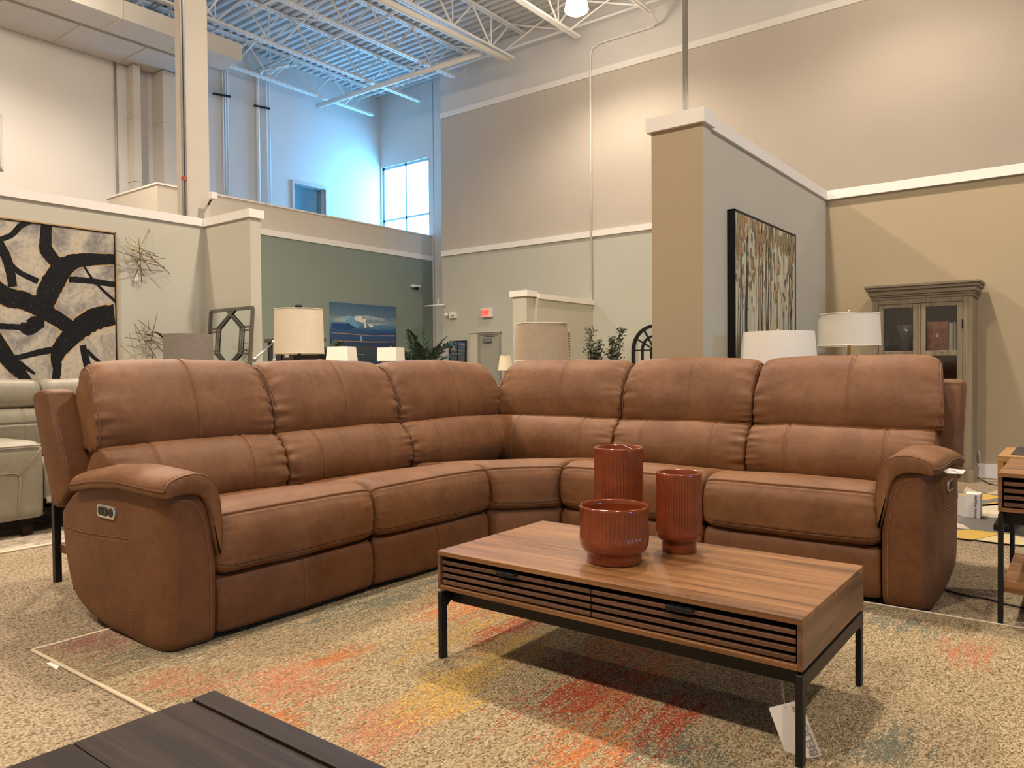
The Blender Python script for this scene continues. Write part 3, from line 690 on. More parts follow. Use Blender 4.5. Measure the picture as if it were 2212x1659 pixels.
for fr_, a, b, sd in backs:
    la, lb = (1.475 if sd == 1 else a), (-.600 if sd == 6 else b)
    w = lb-la
    pl = Prof(LUMB); ph = Prof(HEAD)
    cushion('lumbar_cushion', fr_, la, lb, LUMB, sofa, LEATHER, rend=.032, rr=.016, puff=.010, stitch_u=[la+w*.235, lb-w*.235], seed=sd+40, wr=.0085, thr=THREAD, vis=(1, 42), stitch_rows=(.007,), endw=1.6, low=.006)
    w = b-a
    cushion('head_cushion', hmap(fr_, a, b), a, b, HEAD, sofa, LEATHER, rend=.032, rr=.017, puff=.009, stitch_u=[(a+b)/2+(.03 if sd != 1 else .02)], seed=sd+60, wr=.0070, thr=THREAD, vis=(1, 50), stitch_rows=(.007,), endw=1.5, low=.006)
    # welts around the visible ends
    pr = Prof(HEAD)
    wm = MB()
    for ue, k in ((a+.014, 1), (b-.014, -1)):
        ring = []
        for i in range(0, 56):
            p_, nm = pr.at(i*.98); q = min(1, .014/.032); kk = math.sqrt(1-(1-q)**2)
            w_ = p_+nm*(-.017*(1-kk)+.001); ring.append(hmap(fr_, a, b)(ue, w_.x, w_.y))
        MB().tube(ring, .0035, 6).build('welt', WELT, sofa, smooth=True)
# back frames and base (seen from behind / below)
MB().box(XF-1.12, XF-.98, 1.55, 4.62, .05, .90).box(-3.74, -.66, YF+.98, YF+1.12, .05, .90).build('back_frame', LEATHER_SHADED, sofa, smooth=True, bevel=.03)
for q_ in ((-3.64, -3.38, 1.515, 1.66), (-.72, -.645, 4.27, 4.50)): MB().box(*q_, .40, .70).build('back_infill', LEATHER_SHADED, sofa, smooth=True, bevel=.02)
MB().box(XF-.99, XF-.06, 1.58, 4.45, .03, .25).box(-3.55, -.70, YF+.06, YF+.99, .03, .25).build('base_frame', DARKFAB_SHADE, sofa)
for x, y in ((-2.85, 1.62), (-3.45, 1.62), (-2.85, 3.1), (-2.1, 3.75), (-.8, 3.75), (-.8, 4.35), (-3.45, 4.2)):
    MB().lathe((x, y, .0105), [(.03, .0), (.03, .03)], 16).build('foot', BLACKM, sofa)
# arms
def interp(tab, x):
    if x <= tab[0][0]: return tab[0][1]
    for (a, b), (c, d) in zip(tab, tab[1:]):
        if x <= c: return b+(d-b)*(x-a)/(c-a)
    return tab[-1][1]
ZBOT = [(-.05, .016), (.1, .012), (.45, .030), (.62, .050), (.72, .080), (.79, .13), (.84, .20), (.875, .30), (.893, .40)]
ZTOP = [(-.05, .592), (.25, .605), (.55, .585), (.66, .56), (.76, .520), (.84, .475), (.893, .43)]
def arm(F, mirror, seed):
    """F(v,w,z): w=0 outer face, w=.19 inner face"""
    plan = []
    for i in range(9): plan.append((0, .186-.141*i/8))
    for i in range(1, 14):
        a = PI/2*i/14; plan.append((.12*(1-math.cos(a)), .045*(1-math.sin(a))))
    for i in range(0, 25):
        s_ = i/24; plan.append((.12+.77*s_, -.006*math.sin(PI*s_)+.02*s_**4))
    for i in range(1, 5): plan.append((.893, .02+.166*i/5))
    for i in range(0, 16): plan.append((.89-.89*(i+1)/17, .186))
    vs = []; nn = len(plan); rows = [0, .01, .03, .06, .10]+[.10+.8*i/22 for i in range(1, 23)]+[.93, .96, .985, 1.0]
    cx, cw = .45, .095
    for s_ in rows:
        for v, w in plan:
            zb, zt = interp(ZBOT, v), interp(ZTOP, v)
            edge = max(0, (.06-s_)/.06)**2*.016+max(0, (s_-.95)/.05)**2*.014
            vv = v+(cx-v)*edge*2; ww = w+(cw-w)*edge*5
            z = zb+(zt-zb)*s_
            if v < .3: vv += -.006*math.sin(PI*min(1, s_*1.0))+.010*(s_-.55)*0
            vv += (.02*max(0, .25-s_)**1.0 if v < .02 else 0)
            ww += .004*noise.noise(Vector((v*4+seed, w*6, z*5)))*(1 if w < .15 else 0)
            ww = min(ww, interp([(.34, .186), (.46, .166), (.53, .150), (.572, .124), (.60, .08)], z))
            vs.append(F(vv, ww, z))
    fs_ = [(i*nn+j, i*nn+(j+1) % nn, (i+1)*nn+(j+1) % nn, (i+1)*nn+j) for i in range(len(rows)-1) for j in range(nn)]
    fs_.append(tuple(range(nn))); fs_.append(tuple((len(rows)-1)*nn+j for j in range(nn)))
    body = MB().add(vs, fs_).build('arm', LEATHER_SHADED, sofa, smooth=True)
    # seams on the outer side
    sm = MB()
    line = [(.885, .375), (.86, .372), (.7, .375), (.5, .385), (.35, .395), (.27, .398)]
    def oface(v): return (-.006*math.sin(PI*max(0, (v-.12)/.77))+.02*max(0, (v-.12)/.77)**4 if v > .12 else .045*(1-math.sin(math.acos(max(-1, min(1, 1-max(0, v)/.12))))))
    sm.tube([F(v, oface(v)-.001, z) for v, z in line], .0028, 6)
    sm.build('side_welt', LEATHER_SHADED, body, smooth=True)
    st = MB()
    def dash(pts_):
        acc = 0; last = pts_[0]
        for q in pts_[1:]:
            d = q-last; l = d.length; 
            if l < 1e-6: continue
            k = int(l/.0088)
            for j in range(max(1, k)):
                c_ = last+d*((j+.5)/max(1, k)); st.bar(c_-d.normalized()*.0028, c_+d.normalized()*.0028, .0016)
            last = q
    dash([F(v, oface(v)-.0015, z-.012) for v, z in line])
    dash([F(.262, oface(.262)-.0015, .56-.53*i/40) for i in range(41)])
    # arch on the front face
    arch = [(.165, .045), (.167, .2), (.165, .33), (.150, .43), (.134, .50), (.110, .542), (.08, .560), (.04, .566), (.0, .566)]
    def ff(w): return 0 if w > .045 else .12*(1-math.cos(math.asin(max(0, min(1, 1-w/.045)))))
    pts_ = [F(ff(w)-.0095 if w > .07 else ff(w)-.006, w, z) for w, z in arch[:-1]]
    dash(pts_)
    st.build('seam_stitching', THREAD, body)
    # pad
    prof = [(-.026, .586), (-.033, .610), (-.016, .640), (.03, .658), (.09, .664), (.145, .652), (.185, .618), (.204, .56), (.210, .47), (.206, .40), (.198, .345), (.186, .38), (.168, .46), (.152, .53), (.128, .572), (.09, .590), (.04, .592), (0, .588)]
    def zsh(v): return interp([(-.05, -.014), (.0, -.008), (.08, -.001), (.3, .006), (.5, -.010), (.6, -.026), (.72, -.045)], v)
    FP = lambda u, w, z: F(u, w+max(0, oface(u))*max(0, 1-(w+.03)/.20)*.55, z+(zsh(u) if z > .5 else zsh(u)*(z-.3)/.2))
    o_, S_, pf_ = cushion('arm_pad', FP, -.022, .705, prof, sofa, LEATHER, rend=.022, rr=.008, puff=.003, seed=seed+3, wr=.001, n=6, low=.002)
    wt = MB()
    tb = pf_.near(-.033, .610); ring = []
    for i in range(60): ring.append(S_(-.015+.715*i/59, tb))
    wt.tube(ring, .0042, 8)
    ring = [S_(-.016, tb+(pf_.near(.200, .36)-tb)*i/50) for i in range(51)]
    wt.tube(ring, .0042, 8)
    wt.build('pad_welt', LEATHER_SHADED, o_, smooth=True)
    st2 = MB()
    for i in range(75):
        a_ = S_(-.005+.70*i/75, tb+2.2); b_ = S_(-.005+.70*(i+.6)/75, tb+2.2); up = Vector((0, 0, .0012)); st2.bar(a_+up, b_+up, .0017)
    t2 = pf_.near(.200, .40)
    for i in range(60):
        f0 = tb+2+(t2-tb-2)*i/60; f1 = tb+2+(t2-tb-2)*(i+.6)/60; st2.bar(S_(.001, f0), S_(.001, f1), .0018)
    st2.build('seam_stitching', THREAD, o_)
    # wing: raised outer end of the back frame
    wing = [(1.02, .945), (1.09, .955), (1.155, .935), (1.165, .89), (1.10, .72), (1.03, .56), (.985, .47), (.955, .445), (.90, .46), (.84, .515), (.855, .58), (.90, .70), (.96, .83), (1.0, .915)]
    FWg = lambda u, v, z: F(v, u, z)
    o2, S2, pf2 = cushion('back_wing', FWg, .012, .138, wing, sofa, LEATHER_SHADED, rend=.028, rr=.016, puff=.002, seed=seed+9, wr=.001, n=6, low=.003)
    st3 = MB(); i0 = pf2.near(1.02, .945)
    i1 = pf2.near(.855, .58)
    for i in range(62):
        a0 = i1+(i0+pf2.n-i1)*i/62; st3.bar(S2(.034, a0), S2(.034, a0+(i0+pf2.n-i1)*.6/62), .0022)
    st3.build('seam_stitching', THREAD, o2)
    # control panel in the outer side
    cp = MB(); v0, z0 = .428, .486
    def rr_(hw, hh, n=10, cxx=0.0):
        out_ = []
        for qx, qz, a0 in ((1, 1, 0), (-1, 1, PI/2), (-1, -1, PI), (1, -1, 3*PI/2)):
            for j in range(n): a = a0+PI/2*j/(n-1); rad = hh*.75; out_.append((cxx+qx*(hw-rad)+rad*math.cos(a), qz*(hh-rad)+rad*math.sin(a)))
        return out_
    fo = oface(v0)
    def plate(hw, hh, w_, d, cxx=0.0): return [F(v0+a+cxx, w_, z0+b) for a, b in rr_(hw, hh)], F(v0, w_+d, z0)-F(v0, w_, z0)
    pp1, dd = plate(.073, .026, fo+.006, -.013); cpo = MB().prism(pp1, dd).build('control_panel', CHROME, sofa, smooth=True, bevel=.003)
    pp1, dd = plate(.040, .017, fo-.006, -.003, .020); MB().prism(pp1, dd).build('button_strip', BLACKM, cpo)
    pp1 = [F(v0-.044+.016*math.cos(2*PI*j/24), fo-.006, z0+.018*math.sin(2*PI*j/24)) for j in range(24)]; MB().prism(pp1, dd).build('round_port', BLACKM, cpo)
    bt = MB()
    for j in range(4):
        cx_ = v0+.045-.016*j; pz = [F(cx_+.004*math.cos(2*PI*q/8), fo-.009, z0+.008*math.sin(2*PI*q/8)) for q in range(8)]; bt.prism(pz, dd*.6)
    bt.build('button_icons', plain('dim_icon', (.08, .08, .08), .4), cpo)
    MB().lathe(F(.28, .1, .0105), [(.025, .0), (.025, .03)], 16).build('foot', BLACKM, sofa)
arm(lambda v, w, z: Vector((XF-v, 1.388+w, z)), False, 1)
arm(lambda v, w, z: Vector((-.518-w, YF+v, z)), True, 11)
# hang tag on the right arm
tg = thing('price_tag', atd(2050, 1018, 3.75), 'small white tag strung from the right sofa arm', 'tag')
pq = [aty(2036, 1017, 3.60), aty(2052, 1012, 3.62), aty(2086, 1016, 3.72), aty(2080, 1024, 3.66), aty(2046, 1023, 3.58)]
MB().prism(pq, (0, 0, .0012)).build('card', PAPER, tg)
MB().tube([aty(2028, 1014, 3.62), aty(2040, 1018, 3.61)], .0008, 5).tube([aty(2026, 1010, 3.66), aty(2040, 1018, 3.61)], .0008, 5).build('string', PAPER, tg)

# ================================================================== coffee table and side tables
def media_table(name, label, cat, x0, x1, y0, y1, z1, zb, ndraw, mat_t, shelf=None, slats=4, group=None):
    """walnut box with slatted drawer fronts on -Y, black metal frame"""
    t_ = thing(name, ((x0+x1)/2, (y0+y1)/2, 0), label, cat, group)
    th = .017
    b = MB()
    b.box(x0, x1, y0, y1, z1-th, z1)
    b.build('tabletop', WALNUT, t_, bevel=.0012, seg=1)
    b = MB().box(x0, x0+.013, y0, y1, zb, z1-th); b.build('side_panel', WALNUT_Y, t_, bevel=.001, seg=1); MB().box(x1-.013, x1, y0, y1, zb, z1-th).build('side_panel', WALNUT_Y, t_, bevel=.001, seg=1)
    MB().box(x0+.013, x1-.013, y0, y1, zb, zb+.015).build('bottom_panel', WALNUT, t_, bevel=.001, seg=1)
    MB().box(x0+.013, x1-.013, y1-.012, y1, zb+.015, z1-th).box(x0+.013, x1-.013, y0+.046, y0+.052, zb+.015, z1-th).build('dark_inside', DARKFAB_SHADE, t_)  # black sheet inside stands in for shade in the box
    ix0, ix1 = x0+.016, x1-.016; zi0, zi1 = zb+.016, z1-th-.002
    dw = (ix1-ix0)/ndraw
    sh = (zi1-zi0)
    for k in range(ndraw):
        a, c = ix0+dw*k+.002, ix0+dw*(k+1)-.002
        d_ = MB().box(a, c, y0+.034, y0+.044, zi0+.001, zi1-.009).build('drawer', DARKFAB_SHADE, t_)  # backing painted black as the shade between slats
        s_ = MB(); n = slats; pit = (sh-.009)/n; 
        for i in range(n):
            za = zi0+.005+pit*i; s_.box(a, c, y0+.006, y0+.019, za, za+pit*.54)
        s_.build('slat_front', SLATW, d_, bevel=.0006, seg=1)
        hx = (a+c)/2-.01; zt = zi0+.005+pit*(n-1)+pit*.54
        MB().box(hx-.04, hx+.04, y0-.010, y0+.016, zt-.001, zt+.005).box(hx-.04, hx+.04, y0-.012, y0-.008, zt-.009, zt+.005).build('handle', BLACKM, d_, bevel=.0008, seg=1)
    # metal frame
    zt_ = zb-.010; lw, ld = .018, .030
    f_ = MB()
    for xs in (x0, x1-lw):
        f_.prism([(xs, y0+ld, zt_), (xs, y1-ld, zt_), (xs, y1-ld, zt_-.055), (xs, y1-ld-.018, zt_-.040), (xs, y0+ld+.018, zt_-.040), (xs, y0+ld, zt_-.055)], (lw, 0, 0))
    f_.box(x0+lw, x1-lw, y0+.058, y0+.078, zt_-.046, zt_).box(x0+lw, x1-lw, y1-.078, y1-.058, zt_-.046, zt_)
    for xs in (x0+.1, x1-.14): f_.box(xs, xs+.04, y0+.059, y1-.059, zt_+.0005, zb)
    f_.build('metal_frame', BLACKM, t_)
    for xs in (x0, x1-lw):
        for ys in (y0, y1-ld):
            MB().box(xs, xs+lw, ys, ys+ld, .0105 if z1 < .5 else .0, zt_).build('leg', BLACKM, t_, bevel=.0015, seg=1)
    if shelf: MB().box(x0+lw, x1-lw, y0+.01, y1-.01, shelf, shelf+.045).build('shelf', WALNUT, t_, bevel=.001, seg=1)
    return t_
TX0, TX1, TY0, TY1, TZ = -1.831, -.578, 1.953, 2.598, .391
# feet stand in the rug pile
media_table('coffee_table', 'low walnut coffee table with slatted drawer fronts and black metal legs', 'coffee table', TX0, TX1, TY0, TY1, TZ, .256, 2, WALNUT)
media_table('side_table', 'walnut side table with slatted front at the right picture edge', 'side table', -.293, .26, 3.525, 4.10, .605, .452, 1, WALNUT, shelf=.134)
bc = thing('console_table', (-3.93, 2.2, 0), 'narrow black legged console table behind the left end of the brown sofa', 'console table')
MB().box(-4.055, -3.80, 1.575, 2.85, .72, .75).build('tabletop', WALNUT_Y, bc, bevel=.002)
MB().box(-4.04, -3.81, 1.60, 2.82, .145, .185).build('shelf', WALNUT_Y, bc, bevel=.002)
for x in (-4.055, -3.83):
    for y in (1.575, 2.82): MB().box(x, x+.03, y, y+.03, 0, .72).build('leg', BLACKM, bc)

# vases
def glaze():
    m, nt, bs = nodes('terracotta_glaze'); v = coords(nt)
    L(nt, ramp(nt, noisetex(nt, v, 14, 3), [(.3, (.14, .026, .007)), (.7, (.22, .046, .012))]), bs.inputs['Base Color'])
    bs.inputs['Roughness'].default_value = .16; bs.inputs['Coat Weight'].default_value = .25; bs.inputs['Coat Roughness'].default_value = .06
    return m
GLZ = glaze()
def vase(name, label, c, R, H_, rb, hb, nf, wall_=.007):
    t_ = thing(name, c, label, 'vase', 'fluted rust vases')
    zf0 = hb+R*.42; zf1 = H_-.010
    prof = [(rb*.95, 0.0), (rb, .004), (rb, hb-.006), (rb*1.0, hb)]
    for i in range(1, 9):
        a = PI/2*i/8; prof.append((rb*.98+(R-rb*.98)*math.sin(a)**.8, hb+.004+(R*.40)*(1-math.cos(a))))
    for i in range(1, 13): prof.append((R*(1.0-.012*math.sin(PI*i/12)), zf0+(zf1-zf0)*i/12))
    prof += [(R, H_-.006), (R*.985, H_-.001), (R-.5*wall_, H_), (R-wall_, H_-.003), (R-wall_, H_-.02)]
    for i in range(1, 9):
        a = PI/2*i/8; prof.append(((R-wall_)*math.cos(a*.9), H_-.02-(H_-.02-hb-.015)*math.sin(a)))
    nn = nf*8
    def mod(a, i, z):
        k = max(0, min(1, (z-zf0)/.012))*max(0, min(1, (zf1-z)/.006)) if i < 25 else 0
        return 1-k*.0036/R*(1-abs(math.sin(nf*a/2))**.7)
    MB().lathe(c, prof, nn, mod).build('body', GLZ, t_, smooth=True)
    return t_
zt = TZ+.0005
def vpos(px, py): q = atz(px, py, TZ); return Vector((q.x, q.y, zt))
cb_ = vpos(1327, 1212); ct_ = vpos(1467, 1190); cr_ = vpos(1337, 1172)
def wpx(c, w): return w/FPX*(c-CAMP).dot(_f)/2
Rb = wpx(cb_, 151)*.985; Rt = wpx(ct_, 99)*.985; Rr = wpx(cr_, 107)*.99
vase('vase', 'short wide fluted rust vase standing in front of the two taller ones', cb_, Rb, hz(1327, 1090, cb_.x, cb_.y)-TZ, wpx(cb_, 118), .032, 50)
vase('vase', 'slim medium fluted rust vase on the right of the group', ct_, Rt, hz(1466, 1019, ct_.x, ct_.y)-TZ, wpx(ct_, 74), .036, 50)
vr = vase('vase', 'tallest fluted rust vase, partly behind the short wide one', cr_, Rr, hz(1337, 965, cr_.x, cr_.y)-TZ, wpx(cr_, 80), .038, 52)
top = Vector((cr_.x, cr_.y, hz(1337, 965, cr_.x, cr_.y)))
q = top+_r*Rr*.32
MB().tube([q-Vector((.0, 0, .02))+_f*-.0*1, q+_f*(-Rr*.93)+Vector((.006, 0, .001))], .0008, 5).tube([q+_f*(Rr*.9)+Vector((-.004, 0, .001)), q+_f*(-Rr*.93)+Vector((.006, 0, .001))], .0008, 5).build('tag_thread', PAPER, vr)

# paper tag hanging from the coffee table
tg = thing('hang_tag', (-.65, 1.98, .12), 'white hang tag with grey lettering by the coffee table leg', 'tag')
PY = 2.02
cs = [aty(1660, 1530, PY), aty(1740, 1510, PY), aty(1775, 1633, PY), aty(1705, 1647, PY)]
cs[0] = aty(1660, 1529, PY-.01); cs[1] = aty(1738, 1511, PY-.02)
cs[1] = cs[0]+(cs[2]-cs[3])
nrm = (cs[1]-cs[0]).cross(cs[3]-cs[0]).normalized()
def rpoly(cs, r=.006):
    out_ = []
    for i in range(4):
        p_, a_, b_ = cs[i], cs[i-1], cs[(i+1) % 4]
        da = (a_-p_).normalized()*r; db = (b_-p_).normalized()*r
        for k in range(5):
            t = k/4; out_.append(p_+da*(1-t)**2+db*t**2)
    return out_
MB().prism(rpoly(cs), nrm*.0008).build('card', PAPER, tg)
ex_ = (cs[1]-cs[0]).normalized(); ey = (cs[3]-cs[0]).normalized()
if nrm.dot(_f) > 0: fn = -nrm
else: fn = nrm
# lettering reads up along the right edge
Ht = (cs[3]-cs[0]).length; Wt = (cs[1]-cs[0]).length
tb = cs[2]-ex_*.013-ey*.038
text_mesh('lettering', 'BELIO', .033, INK, tg, tb+fn*(.0012), -ey, -ex_ if False else -ex_, cx=True) if False else None
tm = text_mesh('lettering', 'BELIO', .033, INK, tg, cs[2]-ex_*.016-ey*.004+fn*.0012, -ey, -ex_, ext=.0001, cx=False)
tm2 = text_mesh('lettering', 'T', .033, INK, tg, cs[1]-ex_*.016+ey*.026+fn*.0012, -ey, -ex_, ext=.0001, cx=False)
hp = cs[0]+ex_*Wt*.50+ey*.010
MB().lathe(hp, [(.0016, -.0002), (.0016, .0002)], 10).build('eyelet', BLACKM, tg)
sg_ = MB(); an = aty(1677, 1452, TY0+.1)
an = Vector((an.x, TY0+.105, .250))
for k in range(3): sg_.tube([hp+fn*.001, hp.lerp(an, .6)+ex_*.004*(k-1), an+Vector((.004*(k-1), 0, 0))], .0006, 5)
sg_.build('string', plain('cotton_string', (.6, .55, .48), .9), tg, smooth=True)

# dark coffee table in the near corner
dt = thing('coffee_table', (-.70, .36, 0), 'dark espresso plank table top close to the lower picture edge', 'coffee table')
X0, X1, Y0_, Y1_ = -1.266, -.10, -.05, .757; ZT_ = .45
pl = MB(); yy = Y1_
ws = [.045, .018, .18, .19, .19, .185]
for i, w_ in enumerate(ws):
    zt2 = ZT_-(.004 if i == 1 else 0)
    pl.box(X0, X1, yy-w_+.0012, yy, ZT_-.035, zt2); yy -= w_
pl.build('plank_top', DARKW, dt, bevel=.003, smooth=True)
MB().box(X0+.05, X1-.05, Y0_+.05, Y1_-.05, ZT_-.10, ZT_-.035).build('apron', DARKW, dt)
for xs in (X0+.03, X1-.10):
    for ys in (Y0_+.03, Y1_-.10): MB().box(xs, xs+.07, ys, ys+.07, 0, ZT_-.035).build('leg', DARKW, dt, bevel=.004)

# ================================================================== left bay
# abstract painting
DY = lambda px, py, off=.045: atx(px, py, XA+off)
py_r = atx(249, 640, XA).y; zt_p = atx(245, 503, XA).z; zb_p = atx(249, 822, XA+.0).z-.02
PY0 = py_r-1.62
pt = thing('abstract_painting', (XA, (PY0+py_r)/2, zb_p), 'large abstract canvas of thick black strokes in a thin gold frame', 'painting')
def canvas_abs():
    m, nt, bs = nodes('abstract_canvas'); v = coords(nt)
    n1 = noisetex(nt, v, 3.2, 6, .65, .8); n2 = noisetex(nt, v, 22, 4, .7)
    a = mathn(nt, 'MULTIPLY_ADD', n2, .25, mathn(nt, 'MULTIPLY', n1, .75))
    c = ramp(nt, a, [(.34, (.15, .14, .14)), (.44, (.27, .245, .22)), (.5, (.40, .36, .295)), (.57, (.52, .46, .36)), (.66, (.42, .31, .17))])
    L(nt, c, bs.inputs['Base Color']); bs.inputs['Roughness'].default_value = .6; bump(nt, bs, a, .5, .004); return m
MB().box(XA+.001, XA+.035, PY0+.01, py_r-.012, zb_p+.01, zt_p-.012).build('canvas', canvas_abs(), pt)
gf = MB()
gf.box(XA+.001, XA+.05, PY0, PY0+.012, zb_p, zt_p).box(XA+.001, XA+.05, py_r-.012, py_r, zb_p, zt_p).box(XA+.001, XA+.05, PY0, py_r, zt_p-.012, zt_p).box(XA+.001, XA+.05, PY0, py_r, zb_p, zb_p+.012)
gf.build('gold_frame', plain('gold_frame', (.50, .30, .12), .4, .3), pt)
gf = MB().box(XA+.034, XA+.044, py_r-.020, py_r-.012, zb_p+.012, zt_p-.012).box(XA+.034, XA+.044, PY0+.012, py_r-.012, zt_p-.020, zt_p-.012)
gf.build('frame_gap', BLACKM, pt)
def stroke_mat(name, col, edge):
    m, nt, bs = nodes(name); v = coords(nt)
    n = noisetex(nt, coords(nt, (1, 9, 9)), 5, 4, .7)
    L(nt, ramp(nt, n, [(.33, edge), (.42, col), (.75, col)]), bs.inputs['Base Color']); bs.inputs['Roughness'].default_value = .55; bs.inputs['Specular IOR Level'].default_value = .15; bump(nt, bs, n, .6, .003); return m
BLK = stroke_mat('black_paint', (.010, .010, .011), (.05, .045, .04)); OCH = stroke_mat('ochre_paint', (.52, .33, .13), (.66, .56, .42))
Z1 = 260/1135
def ribbon(pts, off, ragged=.18, seed=0, sc=1.0):
    """pts: (zoomx, zoomy, width) on the painting"""
    ps = []
    m = len(pts)
    for i in range(m-1):
        p0, p1, p2, p3 = [Vector(pts[max(0, min(m-1, i+k-1))]) for k in range(4)]
        for j in range(10):
            t = j/10; ps.append(.5*((2*p1)+(p2-p0)*t+(2*p0-5*p1+4*p2-p3)*t*t+(3*p1-3*p2+p3-p0)*t**3))
    ps.append(Vector(pts[-1]))
    Lr = []
    for i, p_ in enumerate(ps):
        d = (ps[min(i+1, len(ps)-1)]-ps[max(0, i-1)]); d = Vector((d.x, d.y)).normalized(); nn_ = Vector((-d.y, d.x))
        w_ = p_.z*.5*sc
        a_ = Vector((p_.x, p_.y))+nn_*(w_*(1+ragged*noise.noise(Vector((i*.55, seed, 1))))); b_ = Vector((p_.x, p_.y))-nn_*(w_*(1+ragged*noise.noise(Vector((i*.55, seed, 9)))))
        Lr.append((a_, b_))
    def W3(q): 
        x = q.x*Z1; y = 450+q.y*Z1; r_ = DY(x, y, .0355+off)
        r_.y = min(r_.y, py_r-.022); r_.z = max(zb_p+.015, min(r_.z, zt_p-.022)); return r_
    vs = []; 
    for a_, b_ in Lr: vs += [W3(a_), W3(b_)]
    fs_ = [(2*i, 2*i+1, 2*i+3, 2*i+2) for i in range(len(Lr)-1)]
    n0 = len(vs); vs += [v_-Vector((.002, 0, 0)) for v_ in vs]
    for i in range(len(Lr)-1): fs_ += [(2*i, 2*i+2, n0+2*i+2, n0+2*i), (2*i+1, n0+2*i+1, n0+2*i+3, 2*i+3)]
    return vs, fs_
STK = [[(-300, 480, 150), (0, 800, 180), (250, 880, 170), (450, 990, 150), (650, 1110, 130), (720, 1130, 90)],
       [(350, 1020, 190), (420, 880, 200), (490, 720, 220), (600, 560, 190), (760, 490, 130), (1080, 480, 95)],
       [(520, 1500, 70), (560, 1340, 150), (700, 1180, 190), (880, 1050, 210), (1090, 1000, 190)],
       [(440, 130, 105), (430, 300, 115), (440, 400, 125), (540, 520, 110)],
       [(-60, 240, 70), (30, 400, 90), (90, 560, 90), (120, 740, 85)],
       [(290, 120, 60), (200, 160, 60), (110, 250, 55), (10, 290, 50)],
       [(90, 520, 60), (180, 600, 50), (360, 690, 55)],
       [(650, 670, 55), (820, 680, 55), (1090, 720, 50)],
       [(790, 540, 18), (860, 650, 22), (960, 760, 24), (1090, 880, 24)],
       [(190, 1100, 60), (260, 1130, 130), (340, 1090, 150), (420, 1090, 60)],
       [(-20, 1110, 55), (190, 1120, 55)],
       [(-300, 900, 120), (-80, 1180, 140), (60, 1400, 150), (180, 1540, 120), (290, 1650, 60)],
       [(110, 1420, 60), (240, 1390, 50), (400, 1350, 60), (540, 1330, 60)],
       [(545, 1350, 70), (540, 1500, 80), (525, 1640, 75)],
       [(780, 1290, 60), (800, 1380, 65), (830, 1500, 70)], [(820, 1340, 34), (880, 1400, 34), (950, 1460, 26)],
       [(170, 1450, 50), (240, 1500, 42), (330, 1560, 20)], [(-600, 300, 160), (-420, 700, 150), (-380, 1100, 140), (-500, 1600, 120)], [(-900, 900, 130), (-600, 1000, 150), (-300, 1250, 150), (-100, 1600, 120)]]
oc = MB(); bk = MB()
for i, s_ in enumerate(STK):
    if i in (0, 1, 2, 3, 4, 11): 
        v_, f_2 = ribbon(s_, .0004, .26, i+50, 1.10); oc.add(v_, f_2)
    v_, f_2 = ribbon(s_, .0012+.00015*i, .13, i); bk.add(v_, f_2)
oc.build('ochre_strokes', OCH, pt); bk.build('black_strokes', BLK, pt)
# brass starburst sculptures
S1 = [((110, 170), (325, 622)), ((150, 163), (620, 594)), ((267, 165), (280, 420)), ((392, 76), (285, 420)), ((285, 430), (300, 700)), ((98, 268), (420, 418)), ((0, 325), (300, 430)), ((177, 265), (450, 370)), ((130, 305), (500, 400)), ((192, 228), (410, 568)), ((300, 425), (220, 640)), ((108, 462), (560, 418)), ((180, 422), (570, 522)), ((150, 382), (330, 330)), ((290, 425), (510, 470))]
S2 = [((212, 1172), (465, 1560)), ((258, 1130), (450, 1280)), ((372, 1120), (385, 1250)), ((484, 1032), (408, 1370)), ((408, 1380), (432, 1650)), ((208, 1270), (440, 1310)), ((108, 1330), (410, 1372)), ((285, 1253), (570, 1295)), ((295, 1208), (545, 1498)), ((405, 1370), (340, 1680)), ((235, 1427), (560, 1375)), ((370, 1375), (575, 1412)), ((262, 1380), (430, 1270)), ((400, 1365), (590, 1440)), ((350, 1300), (570, 1360))]
for nm_, S_, lab in (('a', S1, 'upper spiky brass starburst sculpture on the left bay wall'), ('b', S2, 'lower spiky brass starburst sculpture, partly behind the grey lamp shade')):
    c = atx(250+(300 if nm_ == 'a' else 405)/5.35, 480+(425 if nm_ == 'a' else 1370)/5.35, XA+.08)
    st_ = thing('wall_sculpture', c, lab, 'wall decoration', 'brass starbursts'); mm = MB(); rnd = random.Random(3 if nm_ == 'a' else 8)
    for a_, b_ in S_:
        o1 = rnd.uniform(.03, .20); o2 = rnd.uniform(.03, .20)
        mm.tube([atx(250+a_[0]/5.35, 480+a_[1]/5.35, XA+o1), atx(250+b_[0]/5.35, 480+b_[1]/5.35, XA+o2)], .0044, 6)
    mm.tube([Vector((XA, c.y, c.z)), c], .006, 6)
    mm.build('brass_rods', plain('aged_brass', (.30, .235, .13), .38, .9), st_, smooth=True)
    if nm_ == 'a':
        k = [(228, 600), (262, 608), (258, 680), (218, 675)]
        MB().prism([atx(250+a/5.35, 480+b/5.35, XA+.05) for a, b in k], (.001, 0, 0)).build('paper_label', PAPER, st_)
    else:
        k = [(445, 1262), (468, 1262), (560, 1322), (560, 1350), (520, 1325)]
        MB().prism([atx(250+a/5.35, 480+b/5.35, XA+.16) for a, b in k], (.001, 0, 0)).build('dark_label', BLACKM, st_)

